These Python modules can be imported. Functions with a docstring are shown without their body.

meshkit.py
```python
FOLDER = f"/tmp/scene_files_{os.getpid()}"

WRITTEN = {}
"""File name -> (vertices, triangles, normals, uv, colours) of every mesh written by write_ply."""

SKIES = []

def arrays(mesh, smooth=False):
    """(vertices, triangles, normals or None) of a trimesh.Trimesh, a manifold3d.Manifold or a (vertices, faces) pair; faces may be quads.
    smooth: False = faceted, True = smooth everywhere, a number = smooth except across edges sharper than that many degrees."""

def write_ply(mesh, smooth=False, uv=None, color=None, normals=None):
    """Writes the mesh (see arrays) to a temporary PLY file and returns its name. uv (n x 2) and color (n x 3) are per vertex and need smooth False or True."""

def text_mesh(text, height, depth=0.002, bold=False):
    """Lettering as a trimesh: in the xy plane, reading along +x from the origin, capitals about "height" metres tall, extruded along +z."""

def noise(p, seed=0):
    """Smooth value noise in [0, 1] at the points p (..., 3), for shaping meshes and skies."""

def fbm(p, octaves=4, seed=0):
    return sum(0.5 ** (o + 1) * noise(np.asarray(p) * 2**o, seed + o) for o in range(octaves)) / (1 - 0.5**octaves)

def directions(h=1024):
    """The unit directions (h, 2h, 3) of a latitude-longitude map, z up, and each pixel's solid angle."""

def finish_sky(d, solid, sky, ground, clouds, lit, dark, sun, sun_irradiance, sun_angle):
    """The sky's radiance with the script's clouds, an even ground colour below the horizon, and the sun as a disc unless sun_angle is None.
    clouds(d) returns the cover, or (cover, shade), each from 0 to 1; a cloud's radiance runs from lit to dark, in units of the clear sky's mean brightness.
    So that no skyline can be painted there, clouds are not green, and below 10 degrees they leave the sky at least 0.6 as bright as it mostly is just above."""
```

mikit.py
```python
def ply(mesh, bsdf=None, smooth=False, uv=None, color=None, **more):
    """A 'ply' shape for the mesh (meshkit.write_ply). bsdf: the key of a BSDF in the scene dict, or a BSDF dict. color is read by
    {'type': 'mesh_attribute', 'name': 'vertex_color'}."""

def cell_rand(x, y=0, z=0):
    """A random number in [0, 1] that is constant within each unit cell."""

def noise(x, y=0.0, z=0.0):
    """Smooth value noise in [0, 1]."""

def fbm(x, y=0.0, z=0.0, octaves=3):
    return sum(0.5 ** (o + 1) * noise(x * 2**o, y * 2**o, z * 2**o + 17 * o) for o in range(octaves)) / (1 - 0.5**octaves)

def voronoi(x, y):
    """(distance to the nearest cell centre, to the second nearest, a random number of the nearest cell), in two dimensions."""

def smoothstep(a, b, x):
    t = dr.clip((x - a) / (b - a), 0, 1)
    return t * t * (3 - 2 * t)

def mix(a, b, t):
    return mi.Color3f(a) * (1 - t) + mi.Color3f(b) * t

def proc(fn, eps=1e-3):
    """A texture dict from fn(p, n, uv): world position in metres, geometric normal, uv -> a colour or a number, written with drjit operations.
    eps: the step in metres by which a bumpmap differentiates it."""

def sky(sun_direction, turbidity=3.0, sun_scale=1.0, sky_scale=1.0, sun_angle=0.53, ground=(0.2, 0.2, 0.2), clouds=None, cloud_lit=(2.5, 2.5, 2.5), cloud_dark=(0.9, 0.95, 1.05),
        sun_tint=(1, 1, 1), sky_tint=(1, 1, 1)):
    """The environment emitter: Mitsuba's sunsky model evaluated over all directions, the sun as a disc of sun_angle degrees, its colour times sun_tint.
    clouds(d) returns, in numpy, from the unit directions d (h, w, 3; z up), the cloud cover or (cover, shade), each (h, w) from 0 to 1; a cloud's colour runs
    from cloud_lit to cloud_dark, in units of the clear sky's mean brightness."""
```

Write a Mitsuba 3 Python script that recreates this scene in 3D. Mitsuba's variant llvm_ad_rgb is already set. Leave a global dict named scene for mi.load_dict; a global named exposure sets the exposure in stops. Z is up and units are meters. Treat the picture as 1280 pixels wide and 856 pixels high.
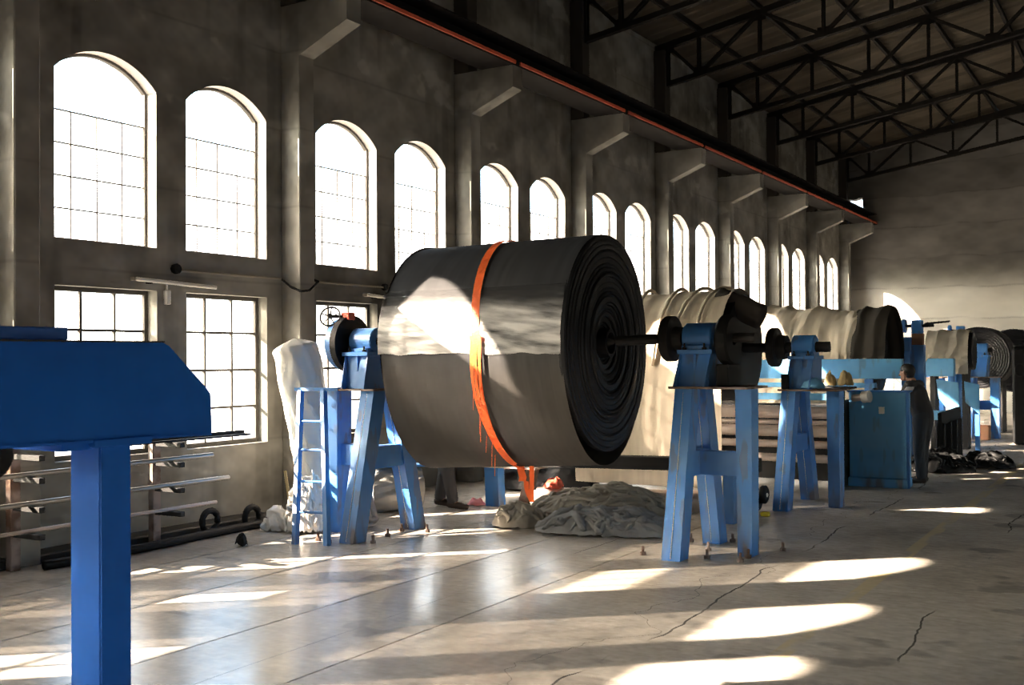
import math, random
import numpy as np, trimesh, shapely
import manifold3d as m3
import mitsuba as mi, drjit as dr
import mikit, meshkit
from mikit import proc, fbm, noise, smoothstep, mix, cell_rand
from trimesh.creation import extrude_polygon
T = mi.ScalarTransform4f
random.seed(7); RNG = np.random.default_rng(7)

scene, labels = {}, {}
exposure = 0.0

# ------------------------------------------------------------------ camera, sky, sun
CAM = np.array([9.322, 0.0, 1.9])
FWD = np.array([-0.51761503, 0.85550489, 0.01364041])
UPV = np.array([0.00706114, -0.01167052, 0.99990697])
RGT = np.array([0.85558449, 0.51766319, 0.0])
roll = math.radians(0.45)
up = UPV * math.cos(roll) + RGT * math.sin(roll)
scene['camera'] = {'type': 'thinlens', 'fov': 2 * math.degrees(math.atan(640 / 1350.0)), 'fov_axis': 'x', 'near_clip': 0.05, 'far_clip': 500.0,
                   'aperture_radius': 0.006, 'focus_distance': 10.5,
                   'to_world': T().look_at(origin=CAM.tolist(), target=(CAM + FWD * 10).tolist(), up=up.tolist())}
SUN = (-1.0, -0.88, 0.660)
scene['sky'] = mikit.sky(SUN, turbidity=4.0, sun_scale=1.0, sky_scale=1.0, ground=(0.3, 0.28, 0.25), sky_tint=(1.0, 0.97, 0.93), sun_tint=(0.93, 0.985, 1.20))
exposure = 5.5

# ------------------------------------------------------------------ materials
def rgb(*c): return {'type': 'rgb', 'value': list(c)}
def pr(color, rough=0.6, metal=0.0, spec=0.5, **kw):
    return {'type': 'twosided', 'b': {'type': 'principled', 'base_color': color if isinstance(color, dict) else rgb(*color), 'roughness': rough, 'metallic': metal, 'specular': spec, **kw}}
def mat(k, d): scene[k] = d

def f_wall(p, n, uv):
    wx = 1.2 * fbm(p.x + 2, p.y * 0.5, p.z * 0.5, 2)
    a = fbm(p.x * 0.6 + 3 + wx, p.y * 0.6, p.z * 0.9 + wx, 4)
    b = fbm(p.x * 3 + 9, p.y * 2.4 + wx, p.z * 2.4 + 4, 4)
    s = fbm(p.x * 4 + 1, p.y * 4, p.z * 0.4, 3)
    pale = smoothstep(0.64, 0.72, fbm(p.x + 20, p.y * 1.3, p.z * 1.7, 4)) * smoothstep(0.45, 0.6, b)
    v = 0.66 + 0.8 * (a - 0.5) + 0.50 * (b - 0.5) - 0.14 * smoothstep(0.55, 0.75, s) + 0.22 * pale
    k = p.z / 0.95 + 0.05 * wx
    v = v * (1 - 0.18 * smoothstep(0.47, 0.5, dr.abs(k - dr.floor(k) - 0.5)) * smoothstep(0.4, 0.6, a))
    c = mix((0.25, 0.24, 0.205), (0.38, 0.375, 0.345), dr.clip(b, 0, 1)) * dr.clip(v * 0.98, 0.13, 1.1)
    white = smoothstep(-0.004, -0.012, p.x) * smoothstep(-0.262, -0.255, p.x) * smoothstep(3.0, 3.05, p.z)
    return mix(c, mi.Color3f(0.70, 0.67, 0.63) * (0.85 + 0.3 * b), 0.9 * white)
mat('m_wall', pr(proc(f_wall), 0.85, spec=0.2))
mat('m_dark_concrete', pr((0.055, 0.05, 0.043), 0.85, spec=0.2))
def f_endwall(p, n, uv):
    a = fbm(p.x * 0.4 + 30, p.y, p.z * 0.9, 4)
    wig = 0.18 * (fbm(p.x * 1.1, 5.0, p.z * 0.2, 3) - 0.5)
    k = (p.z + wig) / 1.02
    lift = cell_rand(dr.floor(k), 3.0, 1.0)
    low = smoothstep(4.7, 3.5, p.z + wig)  # paler wall foot: light falling off upward is put into the colour
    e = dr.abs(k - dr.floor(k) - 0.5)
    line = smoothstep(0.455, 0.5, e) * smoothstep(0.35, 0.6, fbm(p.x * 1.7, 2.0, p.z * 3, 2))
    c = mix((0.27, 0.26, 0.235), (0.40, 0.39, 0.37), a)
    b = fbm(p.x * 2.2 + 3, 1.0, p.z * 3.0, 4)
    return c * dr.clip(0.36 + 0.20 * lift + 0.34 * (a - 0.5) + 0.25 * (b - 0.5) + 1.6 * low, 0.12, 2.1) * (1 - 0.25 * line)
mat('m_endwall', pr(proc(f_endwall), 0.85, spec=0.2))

def f_floor(p, n, uv):
    a = fbm(p.x * 0.7, p.y * 0.7, 0.0, 4)
    b = fbm(p.x * 4, p.y * 2.2, 3.0, 4)
    g = fbm(p.x * 24, p.y * 24, 1.0, 2)
    c = mix((0.235, 0.212, 0.178), (0.40, 0.372, 0.328), dr.clip(0.5 + 1.6 * (a - 0.5) + 0.6 * (b - 0.5), 0, 1)) * (0.88 + 0.24 * g)
    sm = fbm(p.x * 9, p.y * 26, 2.0, 3); c = c * (0.85 + 0.3 * sm)
    spots = smoothstep(0.70, 0.80, fbm(p.x * 2.3 + 7, p.y * 2.3, 8.0, 3))
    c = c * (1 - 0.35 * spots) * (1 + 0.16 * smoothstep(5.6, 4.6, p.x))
    yl = smoothstep(0.075, 0.05, dr.abs(p.x - 7.2)) * smoothstep(0.30, 0.55, fbm(p.x * 6, p.y * 1.5, 5.0, 3))
    c = mix(c, mi.Color3f(0.46, 0.38, 0.20), 0.6 * yl)
    def crack(xc, amp, w, seed):
        wx = xc + amp * (fbm(p.y * 1.6 + seed, 1.0, 0.0, 4) - 0.5)
        br = smoothstep(0.36, 0.55, fbm(p.y * 1.1 + seed * 3, 2.0, 0.0, 3))
        return smoothstep(w, w * 0.35, dr.abs(p.x - wx)) * br
    k = dr.maximum(crack(6.31, 0.22, 0.013, 5.0), dr.maximum(crack(7.88, 0.22, 0.011, 11.0), 0.6 * crack(6.10, 0.7, 0.006, 23.0)))
    k = dr.maximum(k, 0.7 * crack(4.42, 0.04, 0.010, 31.0))
    return c * (1 - 0.82 * k)
def f_floor_rough(p, n, uv):
    a = fbm(p.x * 1.3 + 4, p.y * 0.9, 0.0, 3)
    far = smoothstep(5.0, 6.3, p.x)
    return dr.clip(0.25 + 0.22 * (a - 0.4) + 0.30 * far, 0.16, 0.8)
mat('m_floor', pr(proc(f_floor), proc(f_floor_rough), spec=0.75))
mat('m_joint', pr((0.03, 0.028, 0.025), 0.9))
mat('m_ground', pr((0.42, 0.39, 0.33), 0.9))

def painted(c1, c2, dust, dustc, chip):
    def f(p, n, uv):
        a = fbm(p.x * 2.1, p.y * 2.1, p.z * 2.1, 3)
        s = fbm(p.x * 11, p.y * 11, p.z * 2.2 + 5, 3)
        d = smoothstep(0.40, 0.72, fbm(p.x * 1.4 + 9, p.y * 1.4, p.z * 3.0, 3))
        c = mix(c1, c2, dr.clip(0.5 + 1.4 * (a - 0.5) + 0.5 * (s - 0.5), 0, 1))
        c = mix(c, mi.Color3f(*dustc), dust * d)
        low = smoothstep(0.45, 0.0, p.z)
        c = mix(c, mi.Color3f(0.16, 0.13, 0.12), dr.clip(smoothstep(0.62, 0.70, s) * chip + 0.55 * low * smoothstep(0.4, 0.65, s), 0, 1))
        return c
    return f
mat('m_blue', pr(proc(painted((0.034, 0.175, 0.50), (0.058, 0.24, 0.61), 0.25, (0.24, 0.36, 0.50), 0.4)), 0.42))
mat('m_blue_deep', pr(proc(painted((0.010, 0.105, 0.50), (0.014, 0.135, 0.58), 0.04, (0.08, 0.2, 0.45), 0.0)), 0.6, spec=0.12))
mat('m_blue_worn', pr(proc(painted((0.010, 0.09, 0.40), (0.014, 0.12, 0.48), 0.1, (0.03, 0.03, 0.03), 1.0)), 0.6))
mat('m_blue_light', pr(proc(painted((0.08, 0.29, 0.55), (0.12, 0.38, 0.64), 0.2, (0.3, 0.45, 0.6), 0.3)), 0.5))
mat('m_black', pr((0.006, 0.0065, 0.007), 0.6, spec=0.25))
mat('m_dark_steel', pr((0.02, 0.02, 0.02), 0.55, spec=0.35))
mat('m_truss', pr((0.012, 0.011, 0.010), 0.8, spec=0.2))
mat('m_girder', pr((0.010, 0.009, 0.009), 0.8, spec=0.2))
mat('m_orange_rail', pr((0.52, 0.10, 0.045), 0.6))
def f_rust(p, n, uv):
    a = fbm(p.x * 6, p.y * 6, p.z * 6, 4)
    return mix((0.10, 0.055, 0.035), (0.26, 0.21, 0.19), smoothstep(0.35, 0.65, a))
mat('m_rust', pr(proc(f_rust), 0.6, 0.3))
mat('m_steel', pr((0.42, 0.40, 0.37), 0.38, 0.8))
mat('m_pipe', pr((0.52, 0.43, 0.38), 0.35, 0.5))
mat('m_white', pr((0.75, 0.73, 0.68), 0.5))
mat('m_grey_frame', pr((0.075, 0.07, 0.062), 0.7))
def f_roof(p, n, uv):
    a = fbm(p.x * 0.4, p.y * 3.5, 0.0, 3)
    k = cell_rand(dr.floor(p.y / 0.34), 1.0, 2.0)
    return mix((0.032, 0.028, 0.021), (0.11, 0.093, 0.07), dr.clip(0.55 * a + 0.5 * k, 0, 1))
mat('m_roof', pr(proc(f_roof), 0.8, spec=0.2))
def f_belt(p, n, uv):
    a = fbm(p.x * 2.5, p.y * 1.2, p.z * 1.2, 4)
    v = fbm(p.x * 22, p.y * 1.5, p.z * 1.5, 3)
    low = smoothstep(2.1, 1.6, p.z)
    c = mix((0.030, 0.032, 0.036), (0.046, 0.042, 0.037), dr.clip(0.6 * low + 0.8 * (a - 0.4), 0, 1))
    return c * (0.75 + 0.5 * v)
mat('m_belt', pr(proc(f_belt), 0.55, spec=0.25))
mat('m_belt_end', pr((0.006, 0.0068, 0.009), 0.45, spec=0.28))
mat('m_tarp_dark', pr((0.045, 0.040, 0.034), 0.85, spec=0.15))
def f_film(p, n, uv):
    w = fbm(p.x * 3.5, p.y * 2, p.z * 14 + p.x * 1.5, 4)
    w2 = fbm(p.x * 1.6 + 4, 3.0, p.z * 9, 3)
    fade = smoothstep(2.50, 2.25, p.z + 0.2 * (w2 - 0.5))
    return dr.clip((0.50 + 1.5 * (w - 0.45) + 0.5 * (w2 - 0.45)) * fade, 0.0, 0.8)
mat('m_film', {'type': 'blendbsdf', 'weight': proc(f_film), 'a': {'type': 'thindielectric'}, 'b': pr((0.72, 0.71, 0.69), 0.30, spec=0.6)})
mat('m_strap', pr((0.80, 0.13, 0.02), 0.5, sheen=0.3))
def f_canvas(p, n, uv):
    a = fbm(p.x * 2.0, p.y * 2.0, p.z * 0.8, 4)
    s = fbm(p.x * 14, p.y * 3, p.z * 0.9, 3)
    return mix((0.34, 0.285, 0.215), (0.62, 0.55, 0.44), dr.clip(0.5 + 1.3 * (a - 0.5) + 0.7 * (s - 0.5), 0, 1))
mat('m_canvas', pr(proc(f_canvas), 0.85, spec=0.15))
def f_tarp(p, n, uv):
    a = fbm(p.x * 3, p.y * 3, p.z * 3, 4)
    return mix((0.22, 0.20, 0.165), (0.42, 0.38, 0.31), a)
mat('m_tarp', pr(proc(f_tarp), 0.8, spec=0.2))
def f_tarp2(p, n, uv):
    a = fbm(p.x * 4 + 3, p.y * 4, p.z * 4, 4)
    return mix((0.16, 0.16, 0.155), (0.34, 0.34, 0.33), a)
mat('m_tarp_grey', pr(proc(f_tarp2), 0.75, spec=0.3))
def f_burlap(p, n, uv):
    a = fbm(p.x * 4, p.y * 4, p.z * 2, 4)
    return mix((0.26, 0.185, 0.11), (0.42, 0.32, 0.21), a)
mat('m_burlap', pr(proc(f_burlap), 0.9, spec=0.1))
mat('m_plastic', pr((0.66, 0.63, 0.57), 0.28, spec=0.6))
mat('m_plastic_grey', pr((0.34, 0.33, 0.31), 0.3, spec=0.6))
mat('m_wood', pr((0.22, 0.11, 0.06), 0.7))
mat('m_skin', pr((0.36, 0.19, 0.125), 0.55))
mat('m_hair', pr((0.012, 0.010, 0.009), 0.5))
mat('m_shirt_white', pr((0.62, 0.60, 0.62), 0.8))
mat('m_vest', pr((0.05, 0.045, 0.045), 0.8))
mat('m_trousers', pr((0.055, 0.055, 0.058), 0.85))
mat('m_shoe', pr((0.05, 0.035, 0.025), 0.5))
mat('m_pink', pr((0.70, 0.26, 0.27), 0.6))
mat('m_red', pr((0.62, 0.09, 0.05), 0.55))
mat('m_yellow', pr((0.75, 0.62, 0.04), 0.5))
mat('m_tan', pr((0.34, 0.25, 0.11), 0.8))
mat('m_glass', {'type': 'thindielectric', 'int_ior': 1.5})
def f_dirt(p, n, uv):
    return dr.clip(0.93 + 0.1 * (fbm(p.y * 3, p.z * 3, p.x, 3) - 0.5), 0.8, 1.0)
mat('m_dirty', {'type': 'blendbsdf', 'weight': 0.86, 'a': {'type': 'thindielectric', 'int_ior': 1.5},
                'b': {'type': 'principledthin', 'base_color': rgb(0.88, 0.87, 0.84), 'roughness': 0.3, 'diff_trans': 1.3, 'spec_trans': 0.42, 'eta': 1.5}})

# ------------------------------------------------------------------ mesh helpers
def cat(*ms): return trimesh.util.concatenate([m for m in ms if m is not None])
def box(x0, x1, y0, y1, z0, z1, ch=0.0):
    if ch <= 0:
        m = trimesh.creation.box((x1 - x0, y1 - y0, z1 - z0)); m.apply_translation(((x0 + x1) / 2, (y0 + y1) / 2, (z0 + z1) / 2)); return m
    pts = []
    for i, a in enumerate(((x0, x1), (y0, y1), (z0, z1))):
        pass
    for x, sx in ((x0, 1), (x1, -1)):
        for y, sy in ((y0, 1), (y1, -1)):
            for z, sz in ((z0, 1), (z1, -1)):
                pts += [(x + sx * ch, y + sy * ch, z), (x + sx * ch, y, z + sz * ch), (x, y + sy * ch, z + sz * ch)]
    return trimesh.convex.convex_hull(np.array(pts))
def hull(pts): return trimesh.convex.convex_hull(np.array(pts, float))
def cyl(p0, p1, r, n=24, r2=None, cap=True):
    p0, p1 = np.array(p0, float), np.array(p1, float); d = p1 - p0; L = np.linalg.norm(d); d /= L
    a = np.cross(d, (0, 0, 1) if abs(d[2]) < 0.9 else (1, 0, 0)); a /= np.linalg.norm(a); b = np.cross(d, a)
    t = np.arange(n) * 2 * np.pi / n; ring = np.cos(t)[:, None] * a + np.sin(t)[:, None] * b
    r2 = r if r2 is None else r2
    v = np.vstack([p0 + ring * r, p1 + ring * r2, [p0], [p1]]); i = np.arange(n); j = (i + 1) % n
    f = [np.stack([i, j, j + n], 1), np.stack([i, j + n, i + n], 1)]
    if cap: f += [np.stack([j, i, i * 0 + 2 * n], 1), np.stack([i + n, j + n, i * 0 + 2 * n + 1], 1)]
    return trimesh.Trimesh(v, np.vstack(f), process=False)
def tube(pts, r, n=8):
    p = np.array(pts, float); t = np.gradient(p, axis=0); t /= np.linalg.norm(t, axis=1, keepdims=True)
    ref = np.where(np.abs(t[:, 2:]) < 0.9, [0, 0, 1.0], [1.0, 0, 0]); a = np.cross(t, ref); a /= np.linalg.norm(a, axis=1, keepdims=True); b = np.cross(t, a)
    ang = np.arange(n) * 2 * np.pi / n; rr = np.broadcast_to(r, (len(p),))
    v = p[:, None] + rr[:, None, None] * (np.cos(ang)[None, :, None] * a[:, None] + np.sin(ang)[None, :, None] * b[:, None])
    v = np.vstack([v.reshape(-1, 3), p[:1], p[-1:]]); f = []
    for i in range(len(p) - 1):
        for k in range(n):
            q = (k + 1) % n; f += [(i * n + k, i * n + q, (i + 1) * n + q), (i * n + k, (i + 1) * n + q, (i + 1) * n + k)]
    e = (len(p) - 1) * n
    for k in range(n):
        q = (k + 1) % n; f += [(q, k, len(v) - 2), (e + k, e + q, len(v) - 1)]
    return trimesh.Trimesh(v, f, process=False)
def bar(p0, p1, w, h, upv=(0, 0, 1)):
    """square-cut bar from p0 to p1, h along upv, w across"""
    p0, p1 = np.array(p0, float), np.array(p1, float); d = p1 - p0; d /= np.linalg.norm(d)
    s = np.cross(d, upv); s /= np.linalg.norm(s); u = np.cross(s, d)
    return hull([p + a * s * w / 2 + b * u * h / 2 for p in (p0, p1) for a in (-1, 1) for b in (-1, 1)])
def prism_x(poly, x0, x1):
    m = extrude_polygon(poly if hasattr(poly, 'exterior') else shapely.Polygon(poly), x1 - x0, engine='earcut'); v = np.array(m.vertices)
    return trimesh.Trimesh(np.stack([v[:, 2] + x0, v[:, 0], v[:, 1]], 1), m.faces, process=False)
def prism_y(poly, y0, y1):
    m = extrude_polygon(poly if hasattr(poly, 'exterior') else shapely.Polygon(poly), y1 - y0, engine='earcut'); v = np.array(m.vertices)
    return trimesh.Trimesh(np.stack([v[:, 0], v[:, 2] + y0, v[:, 1]], 1), np.array(m.faces)[:, ::-1], process=False)
def grid(P, closed_v=False):
    """P (n, m, 3) -> surface"""
    n, m_ = P.shape[:2]; i, j = np.meshgrid(np.arange(n - 1), np.arange(m_ if closed_v else m_ - 1), indexing='ij'); k = (j + 1) % m_
    a, b, c, d = i * m_ + j, i * m_ + k, (i + 1) * m_ + k, (i + 1) * m_ + j
    return trimesh.Trimesh(P.reshape(-1, 3), np.vstack([np.stack([a, b, c], -1).reshape(-1, 3), np.stack([a, c, d], -1).reshape(-1, 3)]), process=False)
def lathe_x(profile, c=(0, 0, 0), n=48):
    """profile: (x, r) pairs, revolved about the x axis through c"""
    p = np.array(profile, float); t = np.arange(n) * 2 * np.pi / n
    P = np.stack([np.repeat(p[:, :1], n, 1) + c[0], p[:, 1:] * np.cos(t) + c[1], p[:, 1:] * np.sin(t) + c[2]], -1)
    return grid(P, True)
def fb(p, octv=3, seed=0):
    p = np.asarray(p, float); return sum(0.5 ** (o + 1) * meshkit.noise(p * 2 ** o, seed + o) for o in range(octv)) / (1 - 0.5 ** octv)
def move(m, v=(0, 0, 0), rz=0.0, rot=None):
    m = m.copy()
    if rot is not None: m.apply_transform(rot)
    if rz: m.apply_transform(trimesh.transformations.rotation_matrix(rz, (0, 0, 1)))
    m.apply_translation(v); return m
def mirror_x(m):
    m = m.copy(); m.vertices = np.array(m.vertices) * (-1, 1, 1); m.faces = np.array(m.faces)[:, ::-1]; return m

# ------------------------------------------------------------------ naming helpers
used = set()
def numbered(k):
    q, i = k, 0
    while q in used: i += 1; q = f'{k}_{i:03d}'
    used.add(q); return q
def thing(name, label, category, group=None, kind=None):
    k = numbered(name); labels[k] = {'label': label}
    if category: labels[k]['category'] = category
    if group: labels[k]['group'] = group
    if kind: labels[k]['kind'] = kind
    return k
def put(k, mesh, m, smooth=False, label=None, kind=None, **kw):
    scene[k] = mikit.ply(mesh, m, smooth, **kw) if not isinstance(mesh, dict) else mesh
    if label or kind:
        labels.setdefault(k, {})
        if label: labels[k]['label'] = label
        if kind: labels[k]['kind'] = kind
    return k
def part(parent, name, mesh, m=None, smooth=False, label=None, kind=None, **kw):
    return put(numbered(parent + '__' + name), mesh, m, smooth, label, kind, **kw)
def solo(name, label, category, mesh, m, smooth=False, group=None):
    k = thing(name, label, category, group); return put(k, mesh, m, smooth)
def struct(name, label, mesh=None, m=None, smooth=False):
    k = thing(name, label, None, None, 'structure')
    if mesh is not None: put(k, mesh, m, smooth)
    return k

# ================================================================== the hall
BAY, Y_END, Y_BACK, X_R = 3.82, 37.5, -9.0, 19.0
ROOF0, SLOPE, X_RIDGE = 8.62, 0.185, 9.5
def roof_z(x): return ROOF0 + SLOPE * (x if x <= X_RIDGE else 2 * X_RIDGE - x)
WINS = [(8.0 + off + BAY * k - 1.26, 8.0 + off + BAY * k, k) for k in range(-3, 8) for off in (0.0, 1.67)]
Z_SILL, Z_SPRING, Z_APEX, Z_LO0, Z_LO1 = 3.11, 4.80, 5.075, 0.90, 2.65
def arch(y0, y1, grow=0.0):
    w = (y1 - y0) / 2; h = Z_APEX - Z_SPRING; R = (w * w + h * h) / (2 * h); yc, zc = (y0 + y1) / 2, Z_APEX - R
    a = math.asin(w / R); pts = [(yc + (R + grow) * math.sin(t), zc + (R + grow) * math.cos(t)) for t in np.linspace(a, -a, 17)]
    return pts
def arch_poly(y0, y1, zb): return shapely.Polygon([(y0, zb), (y1, zb)] + arch(y0, y1))

outer = shapely.Polygon([(Y_BACK, 0), (Y_END, 0), (Y_END, ROOF0), (Y_BACK, ROOF0)])
holes = [arch_poly(y0, y1, Z_SILL) for y0, y1, k in WINS] + [shapely.box(y0, Z_LO0, y1, Z_LO1) for y0, y1, k in WINS]
struct('wall_left', 'grey plastered hall wall pierced by two rows of windows', prism_x(outer.difference(shapely.union_all(holes)), -0.27, 0.0), 'm_wall')

# end wall with a ragged hole for the crane rail
ew = shapely.Polygon([(-0.4, 0), (X_R + 0.4, 0), (X_R + 0.4, ROOF0 - 0.05), (X_RIDGE, roof_z(X_RIDGE) - 0.05), (-0.4, ROOF0 - 0.05)])
hole = shapely.Polygon([(0.10, 7.20), (0.30, 7.17), (0.45, 7.21), (0.585, 7.22), (0.60, 6.9), (0.57, 6.72), (0.60, 6.55), (0.48, 6.50), (0.36, 6.44), (0.10, 6.42)])
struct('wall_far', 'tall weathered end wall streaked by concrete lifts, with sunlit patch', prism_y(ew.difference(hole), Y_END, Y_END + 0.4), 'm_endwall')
struct('wall_back', 'grey wall behind the viewer', prism_y(ew, Y_BACK - 0.4, Y_BACK), 'm_wall')
rh = [shapely.box(y, 0.5, y + 1.3, 2.3) for y in np.arange(-7.0, 36.0, BAY)]  # openings added on the unseen side to tune the ambient sky light
struct('wall_right', 'grey wall on the unseen side of the hall, with openings added for sky light', prism_x(outer.difference(shapely.union_all(rh)), X_R, X_R + 0.4), 'm_wall')

# floor: strips of concrete slab with real joints between them
fl = struct('floor', 'worn grey concrete factory floor of long slabs with cracks and a faded yellow line')
xs = [0.0, 1.30, 2.53, 3.78, 4.88, 9.3, 10.8, 12.3, 13.8, 15.3, 16.8, X_R]
part(fl, 'bed', box(-0.4, X_R + 0.4, Y_BACK - 0.4, Y_END + 0.4, -0.25, -0.03), 'm_joint')
for i in range(len(xs) - 1):
    for y0, y1 in ((Y_BACK, 16.6), (16.6, Y_END)):
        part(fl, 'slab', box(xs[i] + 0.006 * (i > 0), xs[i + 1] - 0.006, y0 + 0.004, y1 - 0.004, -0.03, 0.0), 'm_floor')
struct('ground_outside', 'pale bare ground outside the windows', box(-60, -0.41, -60, 90, -0.3, -0.06), 'm_ground')

# roof: corrugated sheets running up the slope
rf = struct('ceiling', 'dark brown corrugated roof sheeting over steel purlins')
yy = np.linspace(0, 1.02, 26); wave = 0.03 * np.sin(yy * 2 * np.pi / 0.34)
def sheet(x0, x1):
    P = np.array([[(x, y, roof_z(x) + w + 0.06) for y, w in zip(yy, wave)] for x in (x0, x1)])
    top = P + (0, 0, 0.012); m = grid(P[:, ::-1]); m2 = grid(top)
    return cat(m, m2)
for x0, x1 in ((-0.6, 4.6), (4.5, X_RIDGE + 0.02), (X_RIDGE - 0.02, X_R + 0.6)):
    d = mikit.ply(sheet(x0, x1), 'm_roof', False)
    for k in range(47):
        part(rf, 'roof_sheet', {**d, 'to_world': T().translate([0, Y_BACK - 0.3 + k * 1.0, 0.006 * (k % 2)])})
for px in (0.98, 2.3, 3.6, 4.9, 6.2, 7.5, 8.8, 10.2, 12.8, 15.4, 18.0):
    part(rf, 'purlin', box(px - 0.035, px + 0.035, Y_BACK, Y_END, roof_z(px) - 0.08, roof_z(px) + 0.035), 'm_truss')

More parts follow.
